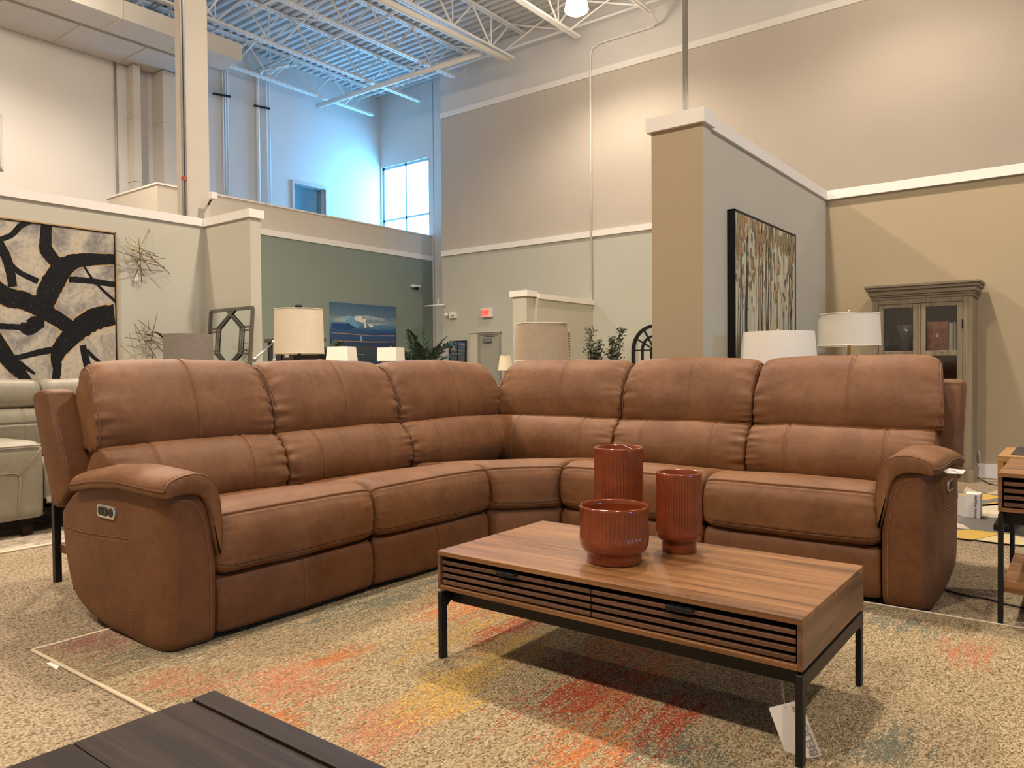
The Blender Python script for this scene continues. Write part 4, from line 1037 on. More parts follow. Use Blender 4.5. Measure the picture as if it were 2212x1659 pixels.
# generic table lamps on end tables
def end_table(c, w_, h_, label, mat=DARKW):
    t_ = thing('end_table', (c[0], c[1], 0), label, 'end table')
    MB().box(c[0]-w_/2, c[0]+w_/2, c[1]-w_/2, c[1]+w_/2, h_-.03, h_).build('tabletop', mat, t_, bevel=.003)
    for sx in (-1, 1):
        for sy in (-1, 1): MB().box(c[0]+sx*(w_/2-.04)-.02, c[0]+sx*(w_/2-.04)+.02, c[1]+sy*(w_/2-.04)-.02, c[1]+sy*(w_/2-.04)+.02, 0, h_-.03).build('leg', mat, t_)
    return t_
def fabric(name, col, rough=.85, bs_=220, stripe=None, amp=.13):
    if name in MATS: return MATS[name]
    m, nt, bs = nodes(name); 
    sc_v = stripe or (1, 1, 1)
    v = coords(nt, sc_v); n = noisetex(nt, v, bs_, 3, .7); v0 = coords(nt)
    a = n
    L(nt, ramp(nt, a, [(.3, tuple(x*(1-amp) for x in col)), (.5, col), (.7, tuple(min(1, x*(1+amp)) for x in col))]), bs.inputs['Base Color'])
    bs.inputs['Roughness'].default_value = rough; bs.inputs['Specular IOR Level'].default_value = .15
    bump(nt, bs, a, .35, .003); MATS[name] = m; return m
def shade_round(t_, c, r0, r1, z0, z1, mat, rim=True):
    MB().lathe((c.x, c.y, 0), [(r0, z0), (r1, z1), (r1-.004, z1), (r0-.004, z0), (r0, z0)], 64, caps=False).build('lamp_shade', mat, t_, smooth=True, auto=True)
    if rim:
        for r_, z_ in ((r0, z0), (r1, z1)): MB().tube([(c.x+(r_+.001)*math.cos(2*PI*k/48), c.y+(r_+.001)*math.sin(2*PI*k/48), z_) for k in range(49)], .004, 6).build('shade_trim', MATS['shade_rim'], t_, smooth=True)
    sp_ = MB()
    for k in range(3): a = 2*PI*k/3; sp_.tube([(c.x, c.y, z1-.02), (c.x+(r1-.004)*math.cos(a), c.y+(r1-.004)*math.sin(a), z1-.006)], .002, 5)
    sp_.build('shade_spider', BRASS, t_)
plain('shade_rim', (.70, .66, .55), .8)
def lamp(label, px, pyT, pyB, wT, wB, D, mat, base_mat, finial=None, base_h=.6, stem_r=.012, tl=None, base='bottle', rim=True, group=None):
    c = atd(px, (pyT+pyB)/2, D); z1 = hz(px, pyT, c.x, c.y); z0 = hz(px, pyB, c.x, c.y)
    t_ = thing('table_lamp', (c.x, c.y, base_h), label, 'lamp', group)
    r1 = wT/FPX*D/2; r0 = wB/FPX*D/2
    shade_round(t_, c, r0, r1, z0, z1, mat, rim)
    zb_ = base_h
    hgt = z0-zb_
    if base == 'bottle': pr_ = [(.08, 0), (.085, .01), (.03, .03), (.09, hgt*.3), (.10, hgt*.5), (.03, hgt*.8), (stem_r, hgt*.9), (stem_r, hgt+.12)]
    else: pr_ = [(.09, 0), (.09, .02), (.02, .03), (.016, hgt*.8), (stem_r, hgt*.85), (stem_r, hgt+.12)]
    MB().lathe((c.x, c.y, zb_), pr_, 32).build('lamp_base', base_mat, t_, smooth=True)
    if finial: MB().lathe((c.x, c.y, z1-.02), [(.004, 0), (.004, .02), (finial[1]*.7, .024), (finial[1], .024+finial[2]*.5), (finial[1]*.6, .024+finial[2])], 16).build('finial', finial[0], t_, smooth=True)
    MB().lathe((c.x, c.y, z0+.05), [(.01, 0), (.03, .03), (.03, .08), (.01, .11)], 16).build('bulb', plain('frosted_bulb', (.8, .78, .72), .4), t_, smooth=True)
    if tl: end_table((c.x, c.y), .5, base_h-.0005, tl)
    return t_, c
G1 = fabric('grey_slub_fabric', (.235, .20, .165), stripe=(.12, .12, 1), bs_=120)
lamp('grey slub drum lamp shade below the lower brass starburst', 407, 722, 800, 99, 101, 6.9, G1, BLACKM, None, tl='end table under the grey drum lamp', rim=False)
F2 = fabric('cream_linen', (.74, .64, .48), bs_=90, amp=.07)
t2, c2 = lamp('cream drum lamp with black finial and black stem', 646, 669, 764, 101, 105, 7.1, F2, BLACKM, (BLACKM, .036, .05), tl='end table under the cream drum lamp', base='stem', stem_r=.016)
F3 = fabric('oatmeal_tweed', (.46, .37, .27), bs_=260, amp=.35)
lamp('large oatmeal tweed drum shade above the sofa corner', 1170, 700, 780, 109, 120, 6.4, F3, BLACKM, (BLACKM, .012, .008), tl='end table behind the sofa corner')
F4 = fabric('white_linen', (.76, .72, .64), bs_=60, amp=.04)
t4, c4 = lamp('white drum lamp with brass finial and brass stem before the glass cabinet', 1834, 679, 747, 121, 127, 5.7, F4, BRASS, (BRASS, .012, .028), tl='end table by the glass cabinet', base='stem', stem_r=.013)
MB().box(c4.x-.035, c4.x-.01, c4.y-.03, c4.y-.028, hz(1834, 768, c4.x, c4.y), hz(1834, 750, c4.x, c4.y)).build('paper_label', PAPER, t4)
F5 = fabric('ivory_linen', (.62, .55, .42), bs_=60)
lamp('small ivory lamp between the far door and the tweed shade', 1092, 768, 800, 24, 33, 11.0, F5, BRASS, (BLACKM, .01, .012), tl='far end table with the small ivory lamp')
# rectangular shades
def rect_lamp(label, pT0, pT1, pB0, pB1, pyT, pyB, D, depth, mat, yawz, tl, group=None):
    c = atd((pB0+pB1)/2, pyB, D); z1 = hz((pT0+pT1)/2, pyT, c.x, c.y); z0 = hz((pB0+pB1)/2, pyB, c.x, c.y)
    t_ = thing('table_lamp', (c.x, c.y, .6), label, 'lamp', group)
    hw0 = (pB1-pB0)/FPX*D/2*.97; hw1 = (pT1-pT0)/FPX*D/2*.97
    X = Vector((math.cos(yawz), math.sin(yawz), 0)); Y = Vector((-X.y, X.x, 0)); vs = []
    for hw, z_, dd in ((hw0, z0, depth), (hw1, z1, depth*hw1/hw0)):
        for a, b in ((-1, -1), (1, -1), (1, 1), (-1, 1)): vs.append(Vector((c.x, c.y, z_))+X*a*hw+Y*b*dd/2)
    n_ = len(vs); vs += [Vector((c.x, c.y, v_.z))+(v_-Vector((c.x, c.y, v_.z)))*.97 for v_ in vs]
    fs_ = []
    for k in range(4):
        l = (k+1) % 4; fs_ += [(k, l, 4+l, 4+k), (8+k, 12+k, 12+l, 8+l), (k, 8+k, 8+l, l), (4+k, 4+l, 12+l, 12+k)]
    MB().add(vs, fs_).build('lamp_shade', mat, t_)
    MB().lathe((c.x, c.y, .6), [(.07, 0), (.07, .02), (.03, .04), (.06, (z0-.6)*.5), (.02, (z0-.6)*.85), (.008, z0-.6), (.008, z1-.58)], 24).build('lamp_base', CHROME, t_, smooth=True)
    MB().lathe((c.x, c.y, z1), [(.004, 0), (.012, .01), (.012, .022), (.004, .03)], 12).build('finial', BRASS, t_, smooth=True)
    end_table((c.x, c.y), .5, .5995, tl)
    return t_
F6 = fabric('white_silk', (.82, .79, .72), bs_=60, amp=.03)
lamp('large white tapered lamp shade in front of the tree painting', 1681, 717, 792, 147, 160, 5.3, F6, BRASS, (BRASS, .012, .016), tl='end table under the large white lamp', rim=False)
rect_lamp('left white square lamp below the blue seascape', 713, 762, 711, 766, 749, 780, 13.0, .34, F6, .35, 'end table under the left square lamp', 'pair of square lamps')
rect_lamp('right white square lamp below the blue seascape', 819, 865, 821, 868, 751, 780, 13.2, .34, F6, .35, 'end table under the right square lamp', 'pair of square lamps')

# leaning mirror with geometric overlay
ym = 4.80
a0 = aty(443, 672, ym); a1 = aty(533, 665, ym)
mz1 = a0.z; mzb = mz1-.70; mx0, mx1 = a0.x, a1.x
mt = thing('lattice_mirror', ((mx0+mx1)/2, ym, mzb), 'grey framed mirror with octagon lattice leaning on the stub wall', 'mirror')
FRM = plain('pewter_frame', (.17, .155, .13), .4, .5)
def MP(u, z, o=0): # u 0..1, z 0..1 ; leaning back
    return Vector((mx0+(mx1-mx0)*u, ym+.02+.055*z-o, mzb+(mz1-mzb)*z))
MB().prism([MP(.02, .02), MP(.98, .02), MP(.98, .98), MP(.02, .98)], (0, .004, 0)).build('glass', MIRROR, mt)
fm = MB(); t_ = .026
for a_, b_ in (((0, 0), (1, 0)), ((1, 0), (1, 1)), ((1, 1), (0, 1)), ((0, 1), (0, 0))): fm.bar(MP(*a_), MP(*b_), .030, .034)
fm.build('frame', FRM, mt)
lt = MB()
def lb(a_, b_): lt.bar(MP(a_[0], a_[1], .012), MP(b_[0], b_[1], .012), .009, .016)
for o_ in (0, .055):
    for sx in (0, 1):
        q_ = lambda u: u if sx == 0 else 1-u
        lb((q_(.19+o_), .29+o_*.3), (q_(.19+o_), .71-o_*.3))
        lb((q_(.19+o_), .71-o_*.3), (q_(.56+o_*.8), .99))
        lb((q_(.19+o_), .29+o_*.3), (q_(.56+o_*.8), 0.01))
        lb((q_(0), .71-o_), (q_(.22), .71-o_)); lb((q_(0), .29+o_), (q_(.22), .29+o_))
lt.build('lattice', FRM, mt)
MB().box(MP(.8, .02).x, MP(.92, .02).x, ym-.02, ym-.018, mz1-.70, mz1-.62).build('paper_label', PAPER, mt) if False else None
ct = thing('console_table', (-7.8, 4.62, 0), 'dark console table carrying the lattice mirror', 'console table')
MB().box(mx0-.02, mx1+.02, 4.45, 4.88, mzb-.052, mzb-.022).build('tabletop', DARKW, ct, bevel=.003)
for x in (mx0, mx1-.04):
    for y in (4.47, 4.83): MB().box(x, x+.04, y, y+.04, 0, mzb-.052).build('leg', DARKW, ct)

# putty leather sofa
ps = thing('tufted_sofa', (-6.0, 2.2, 0), 'putty leather tufted sofa below the abstract painting', 'sofa')
GF = lambda u, v, z: Vector((-5.24-v, u, z))
ARMG = [(.0, .14), (-.01, .25), (-.012, .40), (-.004, .54), (.03, .585), (.12, .598), (.6, .59), (.95, .58), (1.0, .4), (.98, .16), (.5, .13), (.06, .13)]
_, SG, pg = cushion('arm', GF, 1.50, 1.995, ARMG, ps, GREYLEATHER, rend=.05, rr=.03, puff=.006, seed=31, wr=.002, low=.004)
PALE = plain('pale_piping', (.33, .30, .23), .6)
wt_ = MB(); wt_.tube([GF(1.54+.44*i/20, -.010-.004*math.sin(PI*i/20), .578) for i in range(21)], .006, 6)
wt_.build('top_piping', PALE, ps, smooth=True)
sm_ = MB()
def gp(px, py): r_ = atx(px, py, -5.24+.020); return r_
sm_.tube([gp(0, 1025), gp(25, 1023), gp(38, 1024), gp(43, 1030)], .003, 5).tube([gp(43, 1028), gp(90, 966)], .0022, 5).tube([gp(44, 1030), gp(42, 1085), gp(40, 1118)], .0022, 5)
sm_.build('arm_seam', PALE, ps, smooth=True)
GSEAT = [(.02, .20), (.0, .25), (-.01, .35), (.02, .43), (.1, .46), (.5, .44), (.75, .40), (.7, .2)]
for a, b, k in ((2.0, 2.62, 1), (2.63, 3.25, 2)):
    cushion('seat_cushion', GF, a, b, GSEAT, ps, GREYLEATHER, rend=.05, rr=.03, seed=30+k, wr=.003)
GB = [(.80, .45), (.77, .55), (.765, .64), (.78, .73), (.84, .785), (.93, .78), (.98, .65), (.96, .48)]
GH = [(.82, .79), (.79, .82), (.785, .88), (.81, .945), (.87, .975), (.95, .965), (1.0, .90), (.98, .80)]
bt_ = [(atx(0, 917, -6.05).y-.2), 0]
yj = atx(92, 850, -6.03).y
for a, b, k in ((1.46, yj, 1), (yj+.005, 3.25, 2)):
    ub = atx(50, 915, -6.02).y if k == 1 else 2.6
    o_, _, _ = cushion('back_cushion', GF, a, b, GB, ps, GREYLEATHER, rend=.06, rr=.03, puff=.012, seed=40+k, wr=.005, seam_pt=[(.765, .665)], stitch_u=[ub], seam_groove=.006)
    cushion('headrest', GF, a, b, GH, ps, GREYLEATHER, rend=.06, rr=.035, puff=.010, seed=44+k, wr=.002)
MB().box(-6.35, -5.30, 1.52, 3.24, .12, .17).box(-6.42, -6.2, 1.5, 3.25, .15, .90).build('sofa_frame', DARKW, ps, bevel=.01)
for x, y in ((-5.33, 1.92), (-5.33, 3.1), (-6.25, 1.6), (-6.25, 3.1)):
    MB().prism([(x-.028, y-.028, .0105), (x+.028, y-.028, .0105), (x+.028, y+.028, .0105), (x-.028, y+.028, .0105)], (0, 0, .115)).build('leg', DARKW, ps)

# ================================================================== far objects
# blue seascape
cy0, cy1 = atx(712, 700, XG).y, atx(853, 700, XG).y; cz1 = atx(712, 652, XG).z; cz0 = 1.0
bp = thing('seascape_painting', (XG, (cy0+cy1)/2, cz0), 'blue seascape canvas with white cloud on the green wall', 'painting')
def sea():
    m, nt, bs = nodes('seascape_canvas'); tc = N(nt, 'ShaderNodeTexCoord'); sp_ = N(nt, 'ShaderNodeSeparateXYZ'); L(nt, tc.outputs['Object'], sp_.inputs[0])
    zr = mathn(nt, 'DIVIDE', sp_.outputs[2], cz1-cz0)
    n1 = noisetex(nt, coords(nt, (1, 1.4, 4)), 1.5, 6, .7, .6); n2 = noisetex(nt, coords(nt, (1, 6, 1.2)), 4, 4, .7)
    zz = mathn(nt, 'ADD', zr, mathn(nt, 'MULTIPLY', mathn(nt, 'SUBTRACT', n1, .5), .20))
    c = ramp(nt, zz, [(.0, (.02, .035, .06)), (.30, (.05, .06, .075)), (.36, (.07, .07, .075)), (.385, (.012, .035, .11)), (.50, (.025, .08, .22)), (.60, (.02, .08, .26)), (.68, (.12, .28, .46)), (.76, (.26, .36, .42)), (.83, (.12, .22, .32)), (1.0, (.06, .14, .25))])
    c = mix(nt, mathn(nt, 'MULTIPLY', n2, .5), c, (.035, .07, .13))
    L(nt, c, bs.inputs['Base Color']); bs.inputs['Roughness'].default_value = .5; return m
MB().box(XG+.001, XG+.05, cy0, cy1, cz0, cz1).build('canvas', sea(), bp)
def onc(px, py, o=.052): r_ = atx(px, py, XG+o); r_.y = max(cy0+.02, min(cy1-.02, r_.y)); return r_
CL = plain('cloud_white', (.78, .72, .64), .6); CL2 = plain('cloud_grey_blue', (.30, .40, .46), .6); GLD = plain('painted_gold', (.45, .28, .12), .5)
zz_ = lambda X, Y: (700+X*170/1763, 640+Y*170/1763)
def blob(pts, mat, nm, o=.052):
    out_ = []; rn = random.Random(len(pts)*7+int(pts[0][0])); thin = 'line' in nm
    for i_ in range(len(pts)):
        a, b = Vector(pts[i_]), Vector(pts[(i_+1) % len(pts)]); n_ = max(2, int((b-a).length/22)); d = (b-a).normalized(); nn_ = Vector((-d.y, d.x))
        for k in range(n_): out_.append(a.lerp(b, k/n_)+nn_*rn.uniform(-1, 1)*(3 if thin else 11))
    MB().prism([onc(*zz_(*q_), o) for q_ in out_], (.002, 0, 0)).build(nm, mat, bp)
blob([(220, 520), (420, 450), (700, 440), (980, 430), (1380, 510), (1360, 550), (1150, 530), (940, 520), (800, 560), (600, 590), (400, 570), (240, 560)], CL2, 'grey_cloud')
blob([(1000, 600), (1420, 620), (1420, 645), (1180, 655), (1050, 640)], CL2, 'grey_cloud')
blob([(670, 500), (720, 450), (840, 445), (840, 505), (940, 520), (940, 570), (880, 600), (760, 560)], CL, 'white_cloud', .054)
blob([(905, 590), (950, 600), (945, 700), (890, 695)], CL, 'white_cloud', .054); blob([(960, 600), (1080, 640), (1110, 670), (1040, 700), (1000, 660)], CL, 'white_cloud', .054)
blob([(160, 600), (560, 610), (700, 700), (560, 760), (300, 740), (160, 690)], plain('deep_blue_paint', (.012, .06, .22), .5), 'dark_swell', .0525)
blob([(560, 470), (700, 450), (690, 560), (800, 640), (760, 720), (560, 640), (480, 560)], plain('sky_blue_paint', (.14, .34, .58), .5), 'light_sky', .0525)
blob([(150, 812), (500, 825), (780, 855), (1100, 880), (1420, 875), (1580, 872), (1580, 900), (1400, 893), (1100, 893), (780, 868), (480, 838), (150, 826)], GLD, 'gold_line', .053)
blob([(220, 990), (600, 1000), (960, 1012), (1300, 1015), (1580, 1010), (1580, 1026), (1200, 1036), (850, 1030), (560, 1012), (240, 1003)], GLD, 'gold_line', .053)
blob([(815, 880), (845, 880), (850, 1000), (820, 1000)], CL2, 'pale_mark', .054)
# black hutch beyond the cream lamp
hd = aty(650, 760, 10.4)
hc0 = atd(566, 760, 10.5); hc1 = atd(650, 760, 10.5); hzt = hz(600, 731, (hc0.x+hc1.x)/2, (hc0.y+hc1.y)/2)
hh = thing('display_hutch', ((hc0.x+hc1.x)/2, hc0.y, 0), 'dark wood hutch with glass side behind the cream drum lamp', 'hutch')
hx0_, hx1_ = hc0.x-.1, hc1.x+.12; hy_ = (hc0.y+hc1.y)/2
MB().box(hx0_, hx1_, hy_, hy_+.45, 0, hzt-.04).build('body', DARKW, hh)
MB().box(hx0_-.03, hx1_+.03, hy_-.04, hy_+.48, hzt-.05, hzt).build('top', plain('hutch_brown', (.09, .07, .055), .5), hh)
MB().box(hx0_+.05, (hx0_+hx1_)/2, hy_-.012, hy_-.001, .3, hzt-.12).build('door', plain('dark_navy_glass', (.012, .02, .045), .12), hh)
MB().box((hx0_+hx1_)/2+.03, hx1_-.05, hy_-.012, hy_-.001, .3, hzt-.12).build('door', plain('hutch_brown_dark', (.035, .022, .016), .4), hh)
q = aty(619, 769, hy_-.02); MB().box(q.x-.05, q.x+.05, hy_-.016, hy_-.013, q.z-.02, q.z+.02).build('paper_label', PAPER, hh)
q = aty(566, 716, hy_+.1)
ds = thing('figurine', (hx0_+.06, hy_+.15, hzt), 'small dark figurine standing on the dark hutch', 'figurine')
MB().lathe((hx0_+.06, hy_+.15, hzt+.0005), [(.04, 0), (.045, .02), (.015, .05), (.04, .10), (.05, .15), (.02, .2), (.035, .24), (.03, .28), (.01, .31)], 14).build('figure', BLACKM, ds, smooth=True)
# chrome swing-arm lamp
pl0 = atd(592, 745, 7.3); 
ch = thing('swing_arm_lamp', (pl0.x, pl0.y, 0), 'satin chrome swing-arm floor lamp beside the cream drum lamp', 'lamp')
z_a = hz(592, 741, pl0.x, pl0.y)
MB().tube([(pl0.x, pl0.y, .03), (pl0.x, pl0.y, z_a)], .011, 12).lathe((pl0.x, pl0.y, 0), [(.13, .0), (.13, .015), (.03, .03), (.012, .05)], 32).build('pole', CHROME, ch, smooth=True)
tip = atd(548, 778, 7.0); top_ = atd(594, 737, 7.3); kn = atd(590, 740, 7.3)
d_ = (tip-top_).normalized()
MB().tube([top_, top_.lerp(tip, .6), top_.lerp(tip, .75), tip], [.007, .008, .012, .022], 14).build('arm', CHROME, ch, smooth=True)
for px, py, r_ in ((592, 740, .024), (598, 745, .018), (594, 752, .016), (592, 780, .02)):
    c_ = atd(px, py, 7.28); MB().lathe(c_-Vector((0, 0, r_)), [(r_*.3, 0), (r_*.9, r_*.4), (r_, r_), (r_*.9, r_*1.6), (r_*.3, r_*2)], 14).build('knuckle', CHROME, ch, smooth=True)
# stack beneath cream lamp: board behind
# palms
def frond(mb, base, d, ln, droop, nl, w_, rnd):
    pts = []; p_ = Vector(base); v_ = Vector(d).normalized()
    n = 14
    for i in range(n+1):
        pts.append(p_.copy()); v_ = (v_+Vector((0, 0, -droop/n))).normalized(); p_ = p_+v_*ln/n
    mb.tube(pts, [.008*(1-.7*i/n) for i in range(n+1)], 5)
    for i in range(nl):
        t = .18+.8*i/nl; k = t*n; j = int(k); a = pts[j].lerp(pts[min(n, j+1)], k-j); dd = (pts[min(n, j+1)]-pts[j]).normalized()
        side = dd.cross(Vector((0, 0, 1)))
        if side.length < .05: side = Vector((1, 0, 0))
        side.normalize(); up = side.cross(dd)
        L_ = ln*.30*math.sin(PI*(.25+.7*t))*rnd.uniform(.85, 1.1)
        for s_ in (-1, 1):
            e = a+(side*s_*.75+dd*.75+up*rnd.uniform(-.15, .25))*L_; m_ = a.lerp(e, .45)+Vector((0, 0, L_*.05)); e = e-Vector((0, 0, L_*.12)); w2 = dd*w_
            n0 = [a, m_+w2-up*.004, e, m_-w2-up*.004, m_+up*.004]
            mb.add(n0, [(0, 1, 4), (1, 2, 4), (2, 3, 4), (3, 0, 4)])
def palm(c, h0, nf, ln, label, seed, dirs=None):
    rnd = random.Random(seed); t_ = thing('potted_palm', (c[0], c[1], 0), label, 'plant', 'palms by the green wall')
    MB().lathe((c[0], c[1], 0), [(.14, 0), (.19, .02), (.22, .34), (.21, .35), (.19, .33)], 24).build('pot', plain('dark_pot', (.05, .045, .04), .5), t_, smooth=True)
    st = MB(); lf = MB()
    for k in range(nf):
        a = 2*PI*k/nf+rnd.uniform(-.3, .3); tl = rnd.uniform(.15, .75)
        b0 = Vector((c[0], c[1], .3)); b1 = Vector((c[0]+.10*math.cos(a), c[1]+.10*math.sin(a), h0*rnd.uniform(.75, 1.0)))
        st.tube([b0, b0.lerp(b1, .5)+Vector((.02*math.cos(a), .02*math.sin(a), 0)), b1], [.014, .011, .009], 6)
        frond(lf, b1, (math.cos(a)*tl, math.sin(a)*tl, 1.0), ln*rnd.uniform(.75, 1.1), rnd.uniform(.6, 1.5), 26, .022, rnd)
    st.build('stem', plain('palm_stem', (.10, .13, .05), .6), t_, smooth=True)
    lf.build('foliage', plain('palm_leaf', (.016, .042, .020), .45, var=.35, vs=9), t_)
    return t_
pc = atd(913, 790, 15.3); palm((pc.x, pc.y), 1.10, 15, .92, 'dark green palm right of the blue seascape', 5)
pc = atd(700, 790, 14.7); palm((pc.x, pc.y), 1.0, 13, .85, 'dark green palm left of the blue seascape', 9)
# black window-pane mirror
ya = Y1-.12
m0, m1 = aty(967, 750, ya), aty(1004, 750, ya); mzt = aty(985, 736, ya).z
wm_ = thing('window_pane_mirror', ((m0.x+m1.x)/2, ya, 0), 'tall black window-pane mirror leaning left of the extinguisher sign', 'mirror')
f_ = MB(); a, b = m0.x, m1.x
def WP(u, z): return Vector((a+(b-a)*u, ya+.08*z/mzt, z))
MB().prism([WP(.03, .02), WP(.97, .02), WP(.97, mzt-.02), WP(.03, mzt-.02)], (0, .008, 0)).build('glass', MIRROR, wm_)
for u in (0.03, .5, .97): f_.bar(WP(u, .01), WP(u, mzt), .045 if u != .5 else .03, .03)
for z_ in (.02, mzt*.33, mzt*.66, mzt-.02): f_.bar(WP(0, z_), WP(1, z_), .03, .045 if z_ in (.02, mzt-.02) else .03)
f_.build('frame', BLACKM, wm_)
# arched mirror
ya = Y1-.10; al = aty(1365, 760, ya).x; azt = aty(1407, 704, ya).z; rA = .62; axc = al+rA; azc = azt-rA+.03
am = thing('arched_mirror', (axc, ya, 0), 'black arched window mirror half hidden by the tan pillar', 'mirror')
def arc(r_, n=24, z_=None): return [(axc+r_*math.cos(PI-PI*k/n), ya, azc+r_*math.sin(PI-PI*k/n)) for k in range(n+1)]
f_ = MB()
for r_, w_ in ((rA-.03, .07), (rA*.55, .045), (rA*.15, .03)):
    pts = [(axc-r_, ya, .02)]+arc(r_)+[(axc+r_, ya, .02)]
    for p0, p1 in zip(pts, pts[1:]): f_.bar(p0, p1, w_, .04, up=(0, 1, 0))
for k in (1, 2, 3, 4, 5):
    a_ = PI*k/6; f_.bar((axc+rA*.15*math.cos(a_), ya, azc+rA*.15*math.sin(a_)), (axc+(rA-.05)*math.cos(a_), ya, azc+(rA-.05)*math.sin(a_)), .035, .03, up=(0, 1, 0))
for z_ in (azc, azc-.6, azc-1.2): 
    if z_ > .1: f_.bar((axc-rA, ya, z_), (axc+rA, ya, z_), .035, .03)
f_.build('frame', BLACKM, am)
MB().prism([(axc-rA+.04, ya+.02, .03)]+[(x, ya+.02, z) for x, y, z in arc(rA-.04)]+[(axc+rA-.04, ya+.02, .03)], (0, .006, 0)).build('glass', MIRROR, am)
# olive trees
def olive(px, D, h_, tops, label, seed):
    c = atd(px, 780, D); rnd = random.Random(seed); t_ = thing('olive_tree', (c.x, c.y, 0), label, 'plant', 'faux olive trees by the big wall')
    MB().lathe((c.x, c.y, 0), [(.12, 0), (.16, .02), (.18, .28), (.17, .29), (.15, .27)], 20).build('pot', MATS['dark_pot'], t_, smooth=True)
    tr = MB(); lf = MB(); right = _r0
    for (dx, dz, sp_) in tops:
        e = Vector((c.x, c.y, 0))+right*dx+Vector((0, 0, dz)); b0 = Vector((c.x, c.y, .26)); pts = [b0, Vector((c.x, c.y, .8))+right*dx*.15, b0.lerp(e, .75)+Vector((rnd.uniform(-.05, .05), 0, 0)), e]
        tr.tube(pts, [.02, .014, .009, .004], 6)
        for k in range(int(260*sp_)):
            t = .45+.55*rnd.random()**.8; p_ = pts[2].lerp(pts[3], (t-.75)/.25) if t > .75 else pts[1].lerp(pts[2], max(0, (t-.3)/.45))
            R_ = .17*sp_*(1.15-t*.75); p_ = p_+Vector((rnd.gauss(0, 1), rnd.gauss(0, 1), rnd.gauss(0, .9)))*R_*.55
            d = Vector((rnd.uniform(-1, 1), rnd.uniform(-1, 1), rnd.uniform(-.5, 1))).normalized()*rnd.uniform(.06, .10); s_ = d.cross(Vector((rnd.random(), rnd.random(), rnd.random()))).normalized()*.018
            n_ = d.cross(s_).normalized()*.003
            lf.add([p_, p_+d*.5+s_, p_+d, p_+d*.5-s_, p_+d*.5+n_], [(0, 1, 4), (1, 2, 4), (2, 3, 4), (3, 0, 4)])
    tr.build('trunk', plain('olive_bark', (.09, .065, .045), .8), t_, smooth=True)
    lf.build('foliage', plain('olive_leaf', (.055, .075, .045), .5, var=.4, vs=12), t_)
D_ = 15.4
c_ = atd(1292, 780, D_); h1 = hz(1276, 708, c_.x, c_.y)
olive(1282, D_, h1, [(-.06, h1-.02, .85), (.11, h1-.30, 1.0), (.07, h1-.48, .9)], 'left faux olive tree in front of the half wall end', 3)
olive(1326, D_, h1, [(.15, h1-.02, .85), (-.04, h1-.22, .8), (-.06, h1-.45, .9)], 'right faux olive tree leaning toward the arched mirror', 4)
# cane-like ornament peeking out behind the tweed shade
oc_ = atd(1229, 750, 7.4); zt2 = hz(1229, 711, oc_.x, oc_.y)
ot = thing('carved_panel', (oc_.x, oc_.y, 0), 'thin cream carved panel edge behind the tweed shade', 'ornament')
m_ = MB().box(oc_.x-.14, oc_.x, oc_.y-.015, oc_.y+.015, 0.0, zt2); m_.build('panel', plain('carved_cream', (.55, .47, .32), .7), ot)
hm = MB(); rnd = random.Random(2)
for k in range(14): zc_ = zt2-.03-.022*k-rnd.uniform(0, .008); hm.box(oc_.x-.022, oc_.x+.004, oc_.y-.018, oc_.y+.018, zc_, zc_+.011)
hm.build('carved_holes', plain('carved_dark', (.10, .09, .03), .8), ot)

# ================================================================== right bay
# tree painting on the partition
p0y, p1y = atx(1585, 600, XP+.05).y, atx(1717, 600, XP+.05).y
tz1 = atx(1585, 451, XP+.05).z; tz0 = .86
tp = thing('tree_painting', (XP, (p0y+p1y)/2, tz0), 'autumn birch grove canvas in a deep black frame', 'painting')
FB = MB(); e_ = .06
FB.box(XP+.001, XP+e_, p0y, p0y+.012, tz0, tz1).box(XP+.001, XP+e_, p1y-.012, p1y, tz0, tz1).box(XP+.001, XP+e_, p0y, p1y, tz0, tz0+.012).box(XP+.001, XP+e_, p0y, p1y, tz1-.012, tz1)
FB.build('frame', BLACKM, tp)
fx = XP+e_-.006
def birch():
    m, nt, bs = nodes('birch_canvas'); tc = N(nt, 'ShaderNodeTexCoord'); sp_ = N(nt, 'ShaderNodeSeparateXYZ'); L(nt, tc.outputs['Object'], sp_.inputs[0])
    st = noisetex(nt, coords(nt, (1, 26, 1.6)), 1.6, 5, .7); st2 = noisetex(nt, coords(nt, (1, 55, 3)), 1.5, 3, .7, .2)
    c = ramp(nt, st, [(.30, (.16, .13, .10)), (.40, (.40, .34, .24)), (.5, (.52, .54, .42)), (.6, (.64, .56, .42)), (.7, (.46, .33, .22))])
    k = mathn(nt, 'MULTIPLY', mathn(nt, 'SUBTRACT', .39, st2), 12, clamp=True)
    c = mix(nt, mathn(nt, 'MULTIPLY', k, .7), c, (.08, .06, .05))
    lowz = mathn(nt, 'MULTIPLY', mathn(nt, 'SUBTRACT', mathn(nt, 'ADD', .30, mathn(nt, 'MULTIPLY', st, .28)), sp_.outputs[2]), 6, clamp=True)
    c = mix(nt, mathn(nt, 'MULTIPLY', lowz, .8), c, (.035, .045, .05))
    L(nt, c, bs.inputs['Base Color']); bs.inputs['Roughness'].default_value = .55; return m
MB().box(XP+.02, fx, p0y+.015, p1y-.015, tz0+.014, tz1-.014).build('canvas', birch(), tp)
rnd = random.Random(12); tk = MB(); lv = MB()
def tcol(): return rnd.choice([(.045, .05, .05), (.06, .035, .025), (.03, .03, .03)])
TR = [(.155, .030, 1, (.022, .032, .042))]+[(rnd.uniform(.04, .96), rnd.uniform(.003, .008), 1, tcol()) for _ in range(26)]
wy_ = p1y-p0y
